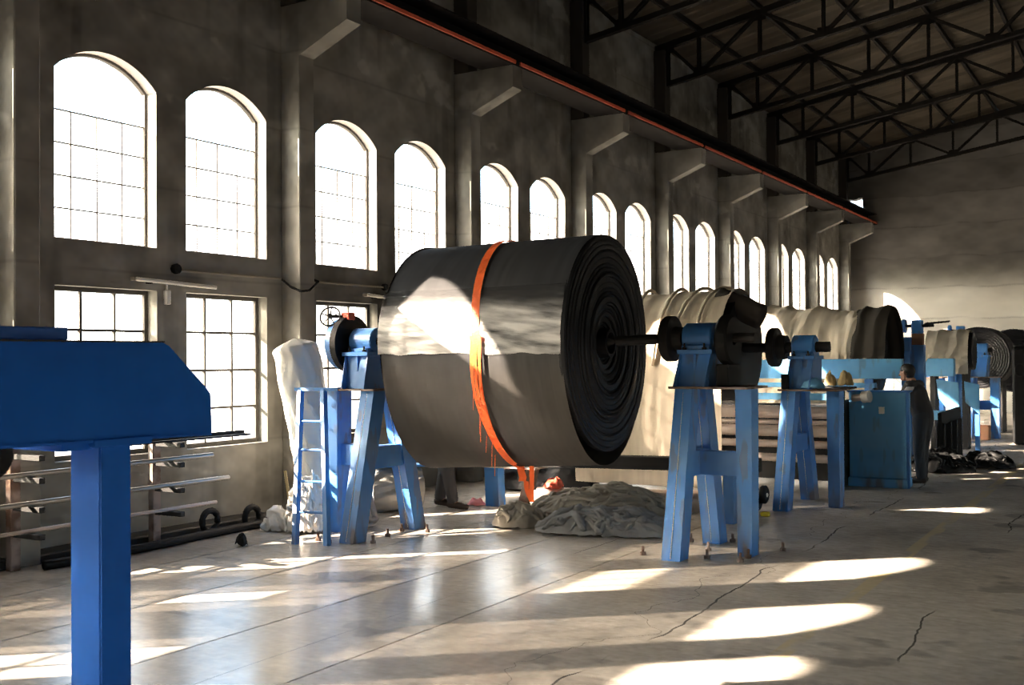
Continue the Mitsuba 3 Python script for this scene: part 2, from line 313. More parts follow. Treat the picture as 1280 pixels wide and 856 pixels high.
# windows of the left wall
XG = -0.18
def quad(y0, y1, z0, z1, x=XG): return trimesh.Trimesh([(x, y0, z0), (x, y1, z0), (x, y1, z1), (x, y0, z1)], [(0, 1, 2), (0, 2, 3)], process=False)
def vis(k): return k >= 0
rw = random.Random(3)
n_win = 0
for idx, (y0, y1, k) in enumerate(WINS):
    near = k in (0, 1, 2)
    pos = f'pair {k}'
    # ---- upper arched window
    n_win += 1
    ords = ['nearest', 'second', 'third', 'fourth', 'fifth', 'sixth', 'seventh', 'eighth', 'ninth', 'tenth', 'eleventh', 'twelfth', 'thirteenth', 'fourteenth', 'fifteenth', 'last']
    vi = idx - 6
    lab = f'{ords[vi]} tall arched window along the hall wall, upper row' if vi >= 0 else 'tall arched window behind the viewer, upper row'
    w = thing(f'window_{n_win}', lab, None, None if vi >= 0 else 'windows behind the viewer', 'structure')
    rows = [Z_SILL + 0.330 * i for i in range(5)]; cols = np.linspace(y0, y1, 5)
    ring = arch_poly(y0, y1, Z_SILL).difference(arch_poly(y0, y1, Z_SILL).buffer(-0.028))
    part(w, 'frame', prism_x(ring, XG - 0.025, XG + 0.025), 'm_grey_frame')
    bars = [box(XG - 0.012, XG + 0.012, y0, y1, z - 0.005, z + 0.005) for z in rows[1:]] + [box(XG - 0.012, XG + 0.012, c - 0.0035, c + 0.0035, Z_SILL, rows[4]) for c in cols[1:-1]]
    if near:
        for b in bars: part(w, 'glazing_bar', b, 'm_grey_frame')
    else: part(w, 'glazing_bars', cat(*bars), 'm_grey_frame')
    top = shapely.Polygon([(y0, rows[4]), (y1, rows[4])] + arch(y0, y1)); tp = np.array(top.exterior.coords)[:-1]
    part(w, 'arched_pane', trimesh.Trimesh([(XG, *q) for q in tp], [(0, i, i + 1) for i in range(1, len(tp) - 1)], process=False), 'm_glass')
    if near:
        for i in range(4):
            for c in range(4): part(w, 'pane', quad(cols[c] + 0.004, cols[c + 1] - 0.004, rows[i] + 0.004, rows[i + 1] - 0.004), 'm_dirty')
    else:
        gone = 1 if (k == -1 and y0 < 3.5) else None
        part(w, 'glazing', cat(*[quad(cols[c], cols[c + 1], rows[i], rows[i + 1]) for i in range(4) for c in range(4) if i != gone]), 'm_dirty', kind='stuff')
        if gone is not None: part(w, 'clean_glazing', quad(y0, y1, rows[1], rows[2]), 'm_glass')
    # ---- lower window
    n_win += 1
    lab = f'{ords[vi]} square-paned window along the hall wall, lower row' if vi >= 0 else 'square-paned window behind the viewer, lower row'
    w = thing(f'window_{n_win}', lab, None, None if vi >= 0 else 'windows behind the viewer', 'structure')
    ring = shapely.box(y0, Z_LO0, y1, Z_LO1).difference(shapely.box(y0 + 0.045, Z_LO0 + 0.045, y1 - 0.045, Z_LO1 - 0.045))
    part(w, 'frame', prism_x(ring, XG - 0.03, XG + 0.03), 'm_grey_frame')
    rows = np.linspace(Z_LO0, Z_LO1, 5); cols = np.linspace(y0, y1, 4)
    bars = [box(XG - 0.02, XG + 0.02, y0, y1, z - 0.011, z + 0.011) for z in rows[1:-1]] + [box(XG - 0.02, XG + 0.02, c - 0.011, c + 0.011, Z_LO0, Z_LO1) for c in cols[1:-1]]
    if near:
        for b in bars: part(w, 'glazing_bar', b, 'm_grey_frame')
    else: part(w, 'glazing_bars', cat(*bars), 'm_grey_frame')
    cl, di = [], []
    for i in range(4):
        for c in range(3):
            q = quad(cols[c] + 0.004, cols[c + 1] - 0.004, rows[i] + 0.004, rows[i + 1] - 0.004); clear = rw.random() < (0.85 if k == 0 else 0.4)
            if near: part(w, 'pane', q, 'm_glass' if clear else 'm_dirty')
            else: (cl if clear else di).append(q)
    if cl: part(w, 'clear_glazing', cat(*cl), 'm_glass', kind='stuff')
    if di: part(w, 'dusty_glazing', cat(*di), 'm_dirty', kind='stuff')

# columns with corbels, crane runway on top
COLS = [9.92 + BAY * k for k in range(-1, 8)]
ordc = ['nearest', 'second', 'third', 'fourth', 'fifth', 'sixth', 'seventh', 'eighth', 'last']
for i, y in enumerate(COLS):
    y1 = min(y + 0.27, Y_END)
    c = thing('concrete_column', f'{ordc[i]} concrete wall column carrying the crane rail', 'column', 'columns along the window wall')
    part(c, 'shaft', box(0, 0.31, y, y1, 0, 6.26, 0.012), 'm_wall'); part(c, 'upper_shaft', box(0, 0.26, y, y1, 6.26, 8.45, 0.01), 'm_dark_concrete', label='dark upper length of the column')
    if i > 0: part(c, 'corbel', prism_y([(0.29, 5.62), (0.31, 5.62), (1.06, 5.93), (1.06, 6.26), (0.29, 6.26)], y + 0.003, y1 - 0.003), 'm_wall')
cr = thing('crane_runway', 'dark crane runway girder with orange rail edge high on the window wall', 'crane rail')
edges = [Y_BACK + 0.1] + [y + 0.13 for y in COLS] + [Y_END + 0.35]
for a, b in zip(edges[:-1], edges[1:]):
    g = cat(box(0.50, 1.06, a, b, 6.26, 6.285), box(0.50, 1.06, a, b, 6.60, 6.62), box(0.745, 0.775, a, b, 6.285, 6.60), box(0.73, 0.79, a, b, 6.62, 6.70))
    if b > Y_END: g = cat(box(0.30, 0.56, a, b, 6.30, 6.45), box(0.50, 1.06, a, Y_END - 0.02, 6.26, 6.285), box(0.5, 1.06, a, Y_END - 0.02, 6.60, 6.62), box(0.745, 0.775, a, Y_END - 0.02, 6.285, 6.6))
    part(cr, 'girder', g, 'm_girder')
    e = min(b, Y_END - 0.02)
    part(cr, 'rail_edge', box(1.06, 1.085, a + 0.07, e - 0.07, 6.285, 6.335), 'm_orange_rail', label='orange painted edge')

# roof trusses
TR_Y = [10.05 + BAY * k for k in range(0, 8)]
def chord(x): x = x if x <= X_RIDGE else 2 * X_RIDGE - x; return 7.68 + 0.160 * x
def topc(x): return roof_z(x) - 0.12
nodes = [0.28, 0.98, 2.3, 3.6, 4.9, 6.2, 7.5, 8.8]
mem = []
mem.append(('bottom_chord', cat(bar((0.05, -0.035, chord(0.05)), (9.5, -0.035, chord(9.5)), 0.045, 0.10), bar((0.05, 0.035, chord(0.05)), (9.5, 0.035, chord(9.5)), 0.045, 0.10))))
mem.append(('bottom_chord', cat(bar((9.5, -0.035, chord(9.5)), (18.95, -0.035, chord(18.95)), 0.045, 0.10), bar((9.5, 0.035, chord(9.5)), (18.95, 0.035, chord(18.95)), 0.045, 0.10))))
mem.append(('top_chord', bar((0.0, 0, topc(0)), (9.5, 0, topc(9.5)), 0.12, 0.13))); mem.append(('top_chord', bar((9.5, 0, topc(9.5)), (19.0, 0, topc(19)), 0.12, 0.13)))
mem.append(('post', box(0.02, 0.10, -0.05, 0.05, chord(0.05), topc(0.05))))
for i, x in enumerate(nodes):
    mem.append(('post', cat(bar((x, -0.05, chord(x)), (x, -0.05, topc(x)), 0.03, 0.055, (1, 0, 0)), bar((x, 0.05, chord(x)), (x, 0.05, topc(x)), 0.03, 0.055, (1, 0, 0)))))
    if i + 1 < len(nodes):
        x2 = nodes[i + 1]; a, b = ((x, 0, topc(x)), (x2, 0, chord(x2))) if i % 2 == 0 else ((x, 0, chord(x)), (x2, 0, topc(x2)))
        mem.append(('diagonal', cat(bar(np.add(a, (0, -.04, 0)), np.add(b, (0, -.04, 0)), 0.03, 0.06), bar(np.add(a, (0, .04, 0)), np.add(b, (0, .04, 0)), 0.03, 0.06))))
    mem.append(('gusset_plate', box(x - 0.13, x + 0.13, -0.008, 0.008, (chord(x) - 0.05) if i % 2 else (topc(x) - 0.16), (chord(x) + 0.16) if i % 2 else (topc(x) + 0.05))))
memd = [(n, mikit.ply(m, 'm_truss')) for n, m in mem]
ordt = ['nearest', 'second', 'third', 'fourth', 'fifth', 'sixth', 'seventh', 'farthest']
for i, y in enumerate(TR_Y):
    t = thing('roof_truss', f'{ordt[i]} black steel lattice truss under the roof', 'roof truss', 'roof trusses')
    for n, d in memd: part(t, n, {**d, 'to_world': T().translate([0, y, 0])})

# ================================================================== wall fittings
c = thing('conduit', 'thin pale conduit on the wall between the two nearest window pairs rows, starting at a black box', 'conduit')
labels[c]['label'] = 'thin pale conduit below the second arched window, starting at a black junction box'
part(c, 'pipe', cyl((0.03, 8.27, 2.885), (0.03, 9.93, 2.885), 0.014, 8), 'm_tarp'); part(c, 'junction_box', cyl((0.0, 8.24, 2.90), (0.06, 8.24, 2.90), 0.055, 8), 'm_black')
c = thing('conduit', 'thin pale conduit below the third arched window, past the column', 'conduit')
part(c, 'pipe', cyl((0.03, 10.55, 2.885), (0.03, 11.93, 2.885), 0.014, 8), 'm_tarp'); part(c, 'junction_box', cyl((0.0, 11.95, 2.89), (0.06, 11.95, 2.89), 0.045, 8), 'm_black')
yq = np.linspace(0, 1, 15)
pts = [(0.33, 9.90 + 0.0 * t, 2.86) for t in (0,)]
cab = [(0.03, 9.89, 2.885), (0.18, 9.895, 2.78), (0.345, 9.895, 2.72), (0.345, 10.05, 2.74), (0.345, 10.215, 2.86), (0.20, 10.22, 2.90), (0.04, 10.35, 2.92), (0.03, 10.55, 2.885)]
solo('cable', 'black cable drooping around the second column', 'cable', tube(cab, 0.014), 'm_black')
def tube_lamp(y0, y1, z, lab):
    t = thing('tube_lamp', lab, 'lamp')
    part(t, 'tube', cyl((0.13, y0, z + 0.015), (0.13, y1, z - 0.02), 0.022, 10), 'm_plastic', True); part(t, 'batten', bar((0.06, y0, z + 0.02), (0.06, y1, z - 0.015), 0.05, 0.035), 'm_tarp')
    for y in (y0 + 0.25, y1 - 0.25): part(t, 'bracket', box(0, 0.06, y - 0.02, y + 0.02, z - 0.02, z + 0.02), 'm_dark_steel')
tube_lamp(7.62, 8.72, 2.735, 'unlit white tube lamp between the two nearest lower windows'); tube_lamp(11.45, 12.4, 2.74, 'short unlit tube lamp above the third lower window')
solo('switch_box', 'small white switch hanging under the tube lamp by the nearest window', 'switch', cat(box(0.0, 0.07, 8.08, 8.14, 2.50, 2.66, 0.01), box(0.02, 0.035, 8.10, 8.12, 2.66, 2.72)), 'm_white')
struct('trim_1', 'dark low kerb along the foot of the window wall', box(0.0, 0.30, 3.0, 9.45, 0, 0.09, 0.015), 'm_dark_steel')

# pipe rack
r = thing('pipe_rack', 'low steel rack with cantilever arms under the nearest windows', 'rack')
for y in (4.45, 6.05, 7.65):
    part(r, 'upright', box(0.32, 0.40, y - 0.05, y + 0.05, 0.0, 1.13, 0.006), 'm_rust')
    for z in (0.36, 0.60, 0.86, 1.06): part(r, 'arm', box(0.34, 0.78, y - 0.03, y + 0.03, z - 0.05, z, 0.004), 'm_dark_steel')
for (z, y0, y1, x, rr, lab) in ((1.075, 6.9, 8.75, 0.58, 0.018, 'dark flat bar on the topmost arms of the pipe rack'),
                                (0.885, 4.0, 8.22, 0.60, 0.024, 'long pale steel tube on the third arms of the pipe rack'),
                                (0.625, 4.0, 8.43, 0.62, 0.024, 'long rusty-ended steel tube on the second arms of the pipe rack'),
                                (0.380, 4.0, 8.25, 0.62, 0.019, 'long steel rod on the lowest arms of the pipe rack')):
    if 'flat' in lab: solo('flat_bar', lab, 'bar', cat(box(x - 0.05, x + 0.05, y0, y1, z - 0.014, z + 0.006), box(x - 0.05, x - 0.04, y0, y1, z, z + 0.04)), 'm_dark_steel')
    else: solo('steel_tube', lab, 'tube', cyl((x, y0, z), (x, y1, z), rr, 12), 'm_steel' if z > 0.5 else 'm_pipe', True)
for (y, z, x, lab) in ((8.35, 0.14, 0.42, 'black tyre-like ring on the floor by the kerb end'), (8.95, 0.11, 0.45, 'small black ring on the floor nearest the plastic bags')):
    t = np.linspace(0, 2 * np.pi, 25); solo('rubber_ring', lab, 'ring', tube([(x, y + 0.11 * math.cos(a), z + 0.01 + 0.11 * math.sin(a)) for a in t], 0.035, 8), 'm_black', True)
solo('rubber_hose', 'black hose lying along the kerb of the window wall', 'hose', tube([(0.60 + 0.04 * math.sin(y * 2), y, 0.045) for y in np.linspace(6.2, 9.0, 30)], 0.045, 8), 'm_black', True)

# ------------------------------------------------------------------ foreground blue machine
fm = thing('machine_frame', 'deep blue steel machine beam on a post in the near corner', 'machine')
X0 = 4.07
def fpart(name, mesh, m, smooth=False, label=None):
    v = CAM + (np.array(mesh.vertices) - CAM) * FS
    mesh = trimesh.Trimesh(v, mesh.faces, process=False)
    if name in ('post', 'base_plate'): mesh.vertices = np.where(np.array(mesh.vertices) * (0, 0, 1) + (9, 9, 0) < (1, 1, FZ), np.array(mesh.vertices) * (1, 1, 0), mesh.vertices)
    part(fm, name, mesh, m, smooth, label)
FS = 0.82; FZ = CAM[2] * (1 - FS) + 0.02
beam = [(2.2, 2.005), (4.555, 2.005), (4.60, 1.985), (4.90, 1.72), (4.935, 1.68), (4.945, 1.43), (2.2, 1.475)]
fpart('beam', cat(prism_x(beam, X0 - 0.014, X0), prism_x([(2.2, 1.98), (4.5, 1.98), (4.88, 1.69), (4.9, 1.46), (2.2, 1.50)], X0 - 0.22, X0 - 0.02)), 'm_blue_deep')
fpart('lower_flange', hull([(x, y, z) for x in (X0 - 0.25, X0 + 0.012) for y, z0 in ((2.2, 1.475), (4.93, 1.43)) for z in (z0, z0 - 0.014)]), 'm_blue_deep')
fpart('top_edge', hull([(x, y, z) for x in (X0 - 0.24, X0 + 0.006) for y in (2.2, 4.56) for z in (2.005, 2.016)]), 'm_dark_steel', label='dark scuffed top edge')
fpart('slide_bar', cat(box(X0 - 0.16, X0 - 0.02, 2.2, 3.90, 2.016, 2.088, 0.006), ), 'm_blue_worn', label='blue bar with rust and oil stains')
fpart('post', cat(box(3.80, 4.05, 4.10, 4.125, 0, 1.40), box(3.80, 4.05, 4.29, 4.315, 0, 1.40), box(3.92, 3.94, 4.125, 4.29, 0, 1.40), box(4.043, 4.065, 4.105, 4.31, 0, 1.40)), 'm_blue_deep')
fpart('head_plate', cat(box(3.74, 4.09, 4.04, 4.45, 1.40, 1.445, 0.004), prism_y([(4.05, 1.40), (4.05, 1.24), (3.85, 1.40)], 4.205, 4.22)), 'm_blue_deep')
fpart('bracket', box(3.60, 4.04, 3.86, 4.06, 1.39, 1.445, 0.004), 'm_blue_deep')
fpart('roller', cyl((3.0, 3.45, 1.40), (4.02, 3.45, 1.40), 0.13, 28), 'm_black', 40)

# ------------------------------------------------------------------ stands
def nut(x, y, s=1.0): return cat(cyl((x, y, 0), (x, y, 0.03 * s), 0.030 * s, 6), cyl((x, y, 0.03 * s), (x, y, 0.085 * s), 0.014 * s, 8))
def leg(b, t, wb, wt, d):
    bx, by = b; tx, ty, tz = t
    return hull([(bx - wb / 2, by - d / 2, 0), (bx + wb / 2, by - d / 2, 0), (bx - wb / 2, by + d / 2, 0), (bx + wb / 2, by + d / 2, 0),
                 (tx - wt / 2, ty - d / 2, tz), (tx + wt / 2, ty - d / 2, tz), (tx - wt / 2, ty + d / 2, tz), (tx + wt / 2, ty + d / 2, tz)])
def make_stand(label, loc, flip=False, H=1.58, AX=2.065, off=0.64, spread=(0.17, 0.53), mats=('m_blue', 'm_blue'), S=1.0, tie=True, housing_len=0.30, hx=0.06, ow=(0.17, 0.24)):
    s = thing('roll_stand', label, 'roll stand', 'stands carrying the belt rolls')
    fx = (lambda m: move(mirror_x(m) if flip else m, loc))
    B, B2 = mats
    part(s, 'leg', fx(leg((0, -spread[1]), (0, -spread[0], H), 0.185 * S, 0.175 * S, 0.21)), B); part(s, 'leg', fx(leg((0, spread[1]), (0, spread[0], H), 0.185 * S, 0.175 * S, 0.21)), B)
    part(s, 'leg', fx(leg((off, 0), (off, 0, H), ow[0] * S, ow[0] * S + 0.02, ow[1])), B)
    for sg in (-1, 1):   # weld seam on the near face of each inclined leg
        part(s, 'weld_seam', fx(hull([(0.0 + a, sg * 0 - spread[1] - 0.107 if sg < 0 else spread[1] - 0.107, 0.02) for a in (-0.004, 0.004)] + [(0.0 + a, (-spread[0] - 0.107) if sg < 0 else spread[0] - 0.107, H - 0.02) for a in (-0.004, 0.004)] +
                                     [(0.0, (-spread[1] if sg < 0 else spread[1]) - 0.111, 0.02), (0.0, (-spread[0] if sg < 0 else spread[0]) - 0.111, H - 0.02)])), 'm_plastic')
    z0, z1 = 0.47 * H, 0.62 * H; yb = spread[1] + (spread[0] - spread[1]) * 0.55
    part(s, 'cross_beam', fx(box(-0.07, 0.07, -yb, yb, z0, z1, 0.006)), B2)
    if tie: part(s, 'cross_beam', fx(box(0.06, off - 0.06, -0.05, 0.05, z0, z1, 0.006)), B2)
    part(s, 'top_plate', fx(box(-0.13, off + 0.11, -0.34, 0.30, H, H + 0.022, 0.003)), 'm_rust')
    z2 = H + 0.022; zb = AX - 0.155 * S; hx0, hx1 = hx, hx + housing_len; w0, w1 = 0.30, 0.19
    mb = [hull([(hx0 + a, -w1 * 1, zb), (hx0 + a, w1, zb), (hx0 + a - 0.03, -w0, z2), (hx0 + a - 0.03, w0, z2), (hx0 + a + 0.015, -w1, zb), (hx0 + a + 0.015, w1, zb), (hx0 + a - 0.015, -w0, z2), (hx0 + a - 0.015, w0, z2)]) for a in (0.0, housing_len)]
    mb += [hull([(hx0, -w1 + 0.03, zb), (hx1, -w1 + 0.03, zb), (hx0, -w1 + 0.05, zb), (hx1, -w1 + 0.05, zb), (hx0 - 0.02, -w0 + 0.08, z2), (hx1, -w0 + 0.08, z2), (hx0 - 0.02, -w0 + 0.10, z2), (hx1, -w0 + 0.10, z2)]),
           box(hx0 + housing_len / 2 - 0.012, hx0 + housing_len / 2 + 0.012, -w1, w1, z2, zb)]
    part(s, 'pedestal', fx(cat(*mb)), B)
    part(s, 'bearing_seat', fx(box(hx0 - 0.02, hx1 + 0.035, -0.22, 0.22, zb, zb + 0.045, 0.004)), B)
    r_ = 0.150 * S
    bh = part(s, 'bearing_housing', fx(cat(lathe_x([(hx0, 0.05), (hx0, r_ - 0.012), (hx0 + 0.012, r_), (hx1 - 0.012, r_), (hx1, r_ - 0.012), (hx1, 0.05)], (0, 0, AX), 40), box(hx0 + 0.01, hx1 - 0.01, -0.17, 0.17, zb + 0.045, zb + 0.085, 0.004))), B, 35)
    for bx_ in (hx0 + 0.05, hx1 - 0.05):
        for by_ in (-0.19, 0.19): part(bh, 'bolt', fx(move(nut(bx_, by_, 0.7), (0, 0, zb + 0.045))), 'm_dark_steel')
    return s, fx, (hx0, hx1, zb, z2, AX)

sL, fxL, hL = make_stand('blue steel stand with ladder and handwheel at the wall end of the big roll', (2.10, 9.25, 0), True, H=1.555, AX=2.08)
sR, fxR, hR = make_stand('blue A-frame stand at the aisle end of the big roll', (5.37, 9.97, 0), False, H=1.585, AX=2.07, off=0.53, hx=-0.07, ow=(0.14, 0.20))
# aisle stand: shaft, flange and dark drum
ax = 2.07
part(sR, 'shaft', cat(cyl((4.75, 9.95, ax), (6.0, 9.95, ax), 0.045, 20)), 'm_dark_steel', 40)
part(sR, 'flange', move(lathe_x([(-0.15, 0.05), (-0.15, 0.215), (-0.135, 0.225), (-0.06, 0.225), (-0.05, 0.21), (-0.05, 0.12), (0.04, 0.11), (0.04, 0.05)], (5.24, 9.95, ax), 48)), 'm_dark_steel', 35, label='dark dished flange')
part(sR, 'brake_drum', lathe_x([(5.67, 0.05), (5.67, 0.22), (5.69, 0.24), (5.77, 0.24), (5.79, 0.22), (5.79, 0.05)], (0, 9.95, ax - 0.02), 48), 'm_black', 35)
part(sR, 'drum_guard', cat(box(5.67, 5.79, 9.77, 10.13, 1.607, 1.82, 0.01)), 'm_black')
# wall stand: drum with handwheel, ladder, side plate
part(sL, 'shaft', cyl((1.45, 9.25, 2.08), (2.45, 9.25, 2.08), 0.045, 20), 'm_dark_steel', 40)
part(sL, 'brake_drum', lathe_x([(1.50, 0.05), (1.50, 0.26), (1.52, 0.28), (1.60, 0.28)], (0, 9.25, 2.06), 48), 'm_blue', 35)
part(sL, 'drum_lining', lathe_x([(1.60, 0.28), (1.61, 0.31), (1.685, 0.31), (1.69, 0.26), (1.69, 0.05)], (0, 9.25, 2.06), 48), 'm_black', 35, label='black band around the drum')
hw = thing('handwheel', 'grey spoked handwheel with red valve above the wall end stand', 'handwheel')
hc = np.array([1.53, 9.05, 2.36]); t = np.linspace(0, 2 * np.pi, 33)
ev, eh = np.array([0, 0.25, 1.0]), np.array([0.75, 0.66, 0.0]); ev /= np.linalg.norm(ev); eh /= np.linalg.norm(eh); ed = np.cross(ev, eh)
ed = ed if ed[0] > 0 else -ed
part(hw, 'rim', tube([hc + 0.105 * (math.cos(a) * eh + math.sin(a) * ev) for a in t], 0.009, 8), 'm_dark_steel', True)
for k in range(5):
    a = k * 2 * math.pi / 5 + 0.3; part(hw, 'spoke', cyl(hc, hc + 0.105 * (math.cos(a) * eh + math.sin(a) * ev), 0.006, 8), 'm_dark_steel')
part(hw, 'hub', cyl(hc - 0.03 * ed, hc + 0.05 * ed, 0.025, 12), 'm_dark_steel'); part(hw, 'spindle', cyl(hc, (1.66, 9.20, 2.36), 0.014, 8), 'm_dark_steel')
part(hw, 'valve', cat(box(1.60, 1.72, 9.14, 9.25, 2.32, 2.40, 0.01)), 'm_red', label='red valve body')
part(hw, 'mount', box(1.63, 1.69, 9.15, 9.33, 2.2, 2.34, 0.006), 'm_black')
LT = [np.array([1.27, 8.86, 1.56]), np.array([1.56, 8.90, 1.56])]; LB = [np.array([1.65, 8.35, 0.0]), np.array([2.00, 8.44, 0.0])]
ld = sL + '__ladder'; used.add(ld)
for a_, b_ in zip(LT, LB): part(ld, 'rail', hull([p + (dx, dy, 0) for p in (a_, b_) for dx in (-0.026, 0.026) for dy in (-0.03, 0.03)]), 'm_blue')
for f in (0.21, 0.40, 0.605, 0.80): part(ld, 'rung', cyl(LT[0] + f * (LB[0] - LT[0]), LT[1] + f * (LB[1] - LT[1]), 0.014, 10), 'm_blue')
part(sL, 'platform_edge', bar((1.20, 8.86, 1.57), (1.75, 8.93, 1.57), 0.05, 0.035), 'm_blue')

# ================================================================== the big belt roll
RA = math.radians(4.0); RC = np.array([3.4, 9.45, 2.03]); RD = np.array([math.cos(RA), math.sin(RA), 0.0]); RF = np.array([math.sin(RA), -math.cos(RA), 0.0])  # axis, towards the viewer
S0, S1, R0, R1 = -0.729, 1.267, 1.027, 1.061
def roll_pt(s, a, dr_=0.0):
    """a: angle from straight up, towards the viewer's side"""
    s, a = np.broadcast_arrays(np.asarray(s, float), np.asarray(a, float)); u = (s - S0) / (S1 - S0)
    R = R0 + (R1 - R0) * u
    q = np.stack([s * 1.5, np.cos(a) * 2, np.sin(a) * 2], -1)
    R = R + 0.010 * (fb(q, 3, 3) - 0.5) + dr_
    sag = (0.27 - 0.14 * u) * np.clip(-np.cos(a - 0.0), 0, 1) ** 1.6
    z = np.cos(a) * R - sag; f = np.sin(a) * R * (1 + 0.0 * a)
    return RC + s[..., None] * RD + f[..., None] * RF + z[..., None] * np.array([0, 0, 1.0])
br = thing('belt_roll', 'huge roll of dark rubber conveyor belt hung on the two nearest blue stands', 'belt roll')
SS, AA = np.meshgrid(np.linspace(S0, S1 - 0.03, 60), np.linspace(0, 2 * np.pi, 161)[:-1], indexing='ij')
part(br, 'outer_wrap', cat(grid(roll_pt(SS, AA), True)), 'm_belt', True)
def ring_prof(s, R, n=120):
    return [RC + s * RD + R * (math.sin(t) * RF + math.cos(t) * np.array([0, 0, 1.0])) for t in np.linspace(0, 2 * np.pi, n + 1)[:-1]]
prof, rr, rng = [], 1.058, random.Random(5)
prof.append((S1 - 0.06, 1.057)); prof.append((S1 - 0.045, 1.061)); prof.append((S1 - 0.03, 1.059))
base = lambda r: S1 - 0.02 + 0.05 * (1 - abs(2 * (r / 1.08) - 1.25)) - 0.16 * max(0.0, 0.5 - r)
while rr > 0.16:
    w = rng.uniform(0.018, 0.06); o = base(rr) + rng.uniform(-0.010, 0.010)
    prof += [(o - 0.006, rr), (o, rr - 0.004), (o + 0.004, rr - w * 0.5), (o - 0.002, rr - w + 0.003), (o - 0.007, rr - w)]; rr -= w
prof += [(base(0.16), rr), (S1 + 0.02, rr - 0.01), (S1 + 0.02, rr - 0.04), (S1 - 0.25, rr - 0.05)]
nA = 96; P = np.array([[RC + s * RD + (r * (1 + 0.006 * math.sin(3 * t + r * 9))) * (math.sin(t) * RF + math.cos(t) * np.array([0, 0, 1.0])) for t in np.linspace(0, 2 * np.pi, nA + 1)[:-1]] for s, r in prof])
part(br, 'wound_layers', grid(P, True), 'm_belt_end', 28, label='black end face showing the wound belt layers')
part(br, 'rear_face', grid(np.array([ring_prof(S0 + 0.005, 1.04), ring_prof(S0 + 0.02, 0.9), ring_prof(S0 + 0.02, 0.12), ring_prof(S0 + 0.3, 0.11)]), True), 'm_belt_end', 28)
# clear film round the front
SS, AA = np.meshgrid(np.linspace(S0 - 0.02, S1 - 0.035, 110), np.linspace(math.radians(60), math.radians(95), 80), indexing='ij')
wr = fb(np.stack([SS * 3, AA * 16, 0 * SS], -1), 3, 9) - 0.5; bot = np.clip((AA - math.radians(90)) / math.radians(5), 0, 1)
film = roll_pt(SS, AA, 0.0) + (0.010 + 0.022 * np.clip(wr + 0.25, 0, 1))[..., None] * (np.sin(AA)[..., None] * RF + np.cos(AA)[..., None] * np.array([0, 0, 1.0])) - np.stack([0 * SS, 0 * SS, 0.03 * bot * (fb(np.stack([SS * 6, 0 * SS, 0 * SS], -1), 2, 4) - 0.5)], -1)
part(br, 'plastic_film', grid(film), 'm_film', True, label='crinkled clear plastic film around the front')
part(br, 'core_shaft', cyl(RC + (S1 - 0.3) * RD, (5.0, 9.90, 2.07), 0.05, 20), 'm_dark_steel', 40); part(br, 'core_shaft', cyl((2.3, 9.32, 2.08), RC + (S0 + 0.2) * RD, 0.05, 20), 'm_dark_steel', 40)
# orange strap
st = thing('lashing_strap', 'frayed orange lashing strap around the big dark belt roll', 'strap')
def strap(s_of_a, a0, a1, w, lift, n=90, m_=5):
    A = np.linspace(a0, a1, n); P = np.array([[roll_pt(s_of_a(a) + e * w, a, lift) for e in np.linspace(-0.5, 0.5, m_)] for a in A])
    return cat(grid(P), grid(P[:, ::-1] + 0.0))
sA = lambda a: 0.19 + 0.115 * min(a, 1.57) - 0.05 * max(0, a - 1.57)
part(st, 'band', strap(sA, -0.9, math.radians(88), 0.088, 0.020), 'm_strap', True)
for i in range(5):
    o = (i - 2) * 0.021; tw = rng.uniform(-0.03, 0.03); ph = rng.uniform(0, 3)
    part(st, 'strand', strap((lambda a, o=o, tw=tw, ph=ph: sA(a) + o * (1 + 0.2 * math.sin(a * 4 + ph)) + tw * math.sin((a - 1.5) * 3) + 0.11 * max(0, a - 2.0)), math.radians(86), math.radians(178 - 5 * i), 0.030, 0.022 + 0.004 * i, 50, 3), 'm_strap', True)
for i in range(7):
    a = math.radians(rng.uniform(100, 150)); p = roll_pt(sA(a) + rng.uniform(-0.03, 0.03), a, 0.03)
    part(st, 'loose_thread', tube([p, p + (0.004, -0.01, -0.08), p + (0.0, -0.012, -0.16 - 0.05 * i)], 0.0028, 5), 'm_strap')
def hang(pts, w):
    p = np.array(pts, float); d = np.array([0.9, 0.3, 0]) * w / 2; P = np.stack([p - d, p, p + d], 1); return cat(grid(P), grid(P[:, ::-1] + (0, 0.003, 0)))
part(st, 'hanging_tail', hang([(3.76, 9.33, 0.96), (3.77, 9.31, 0.85), (3.79, 9.30, 0.76), (3.81, 9.30, 0.70), (3.80, 9.30, 0.66)], 0.080), 'm_strap', label='torn strap end hanging below the roll')
part(st, 'hanging_tail', hang([(3.89, 9.34, 0.95), (3.90, 9.32, 0.80), (3.905, 9.31, 0.66), (3.90, 9.31, 0.55), (3.905, 9.31, 0.46)], 0.05), 'm_strap', label='strap end hanging in a loop')
part(st, 'hanging_tail', hang([(3.83, 9.33, 0.66), (3.84, 9.32, 0.58), (3.87, 9.31, 0.52), (3.905, 9.31, 0.46)], 0.05), 'm_strap')

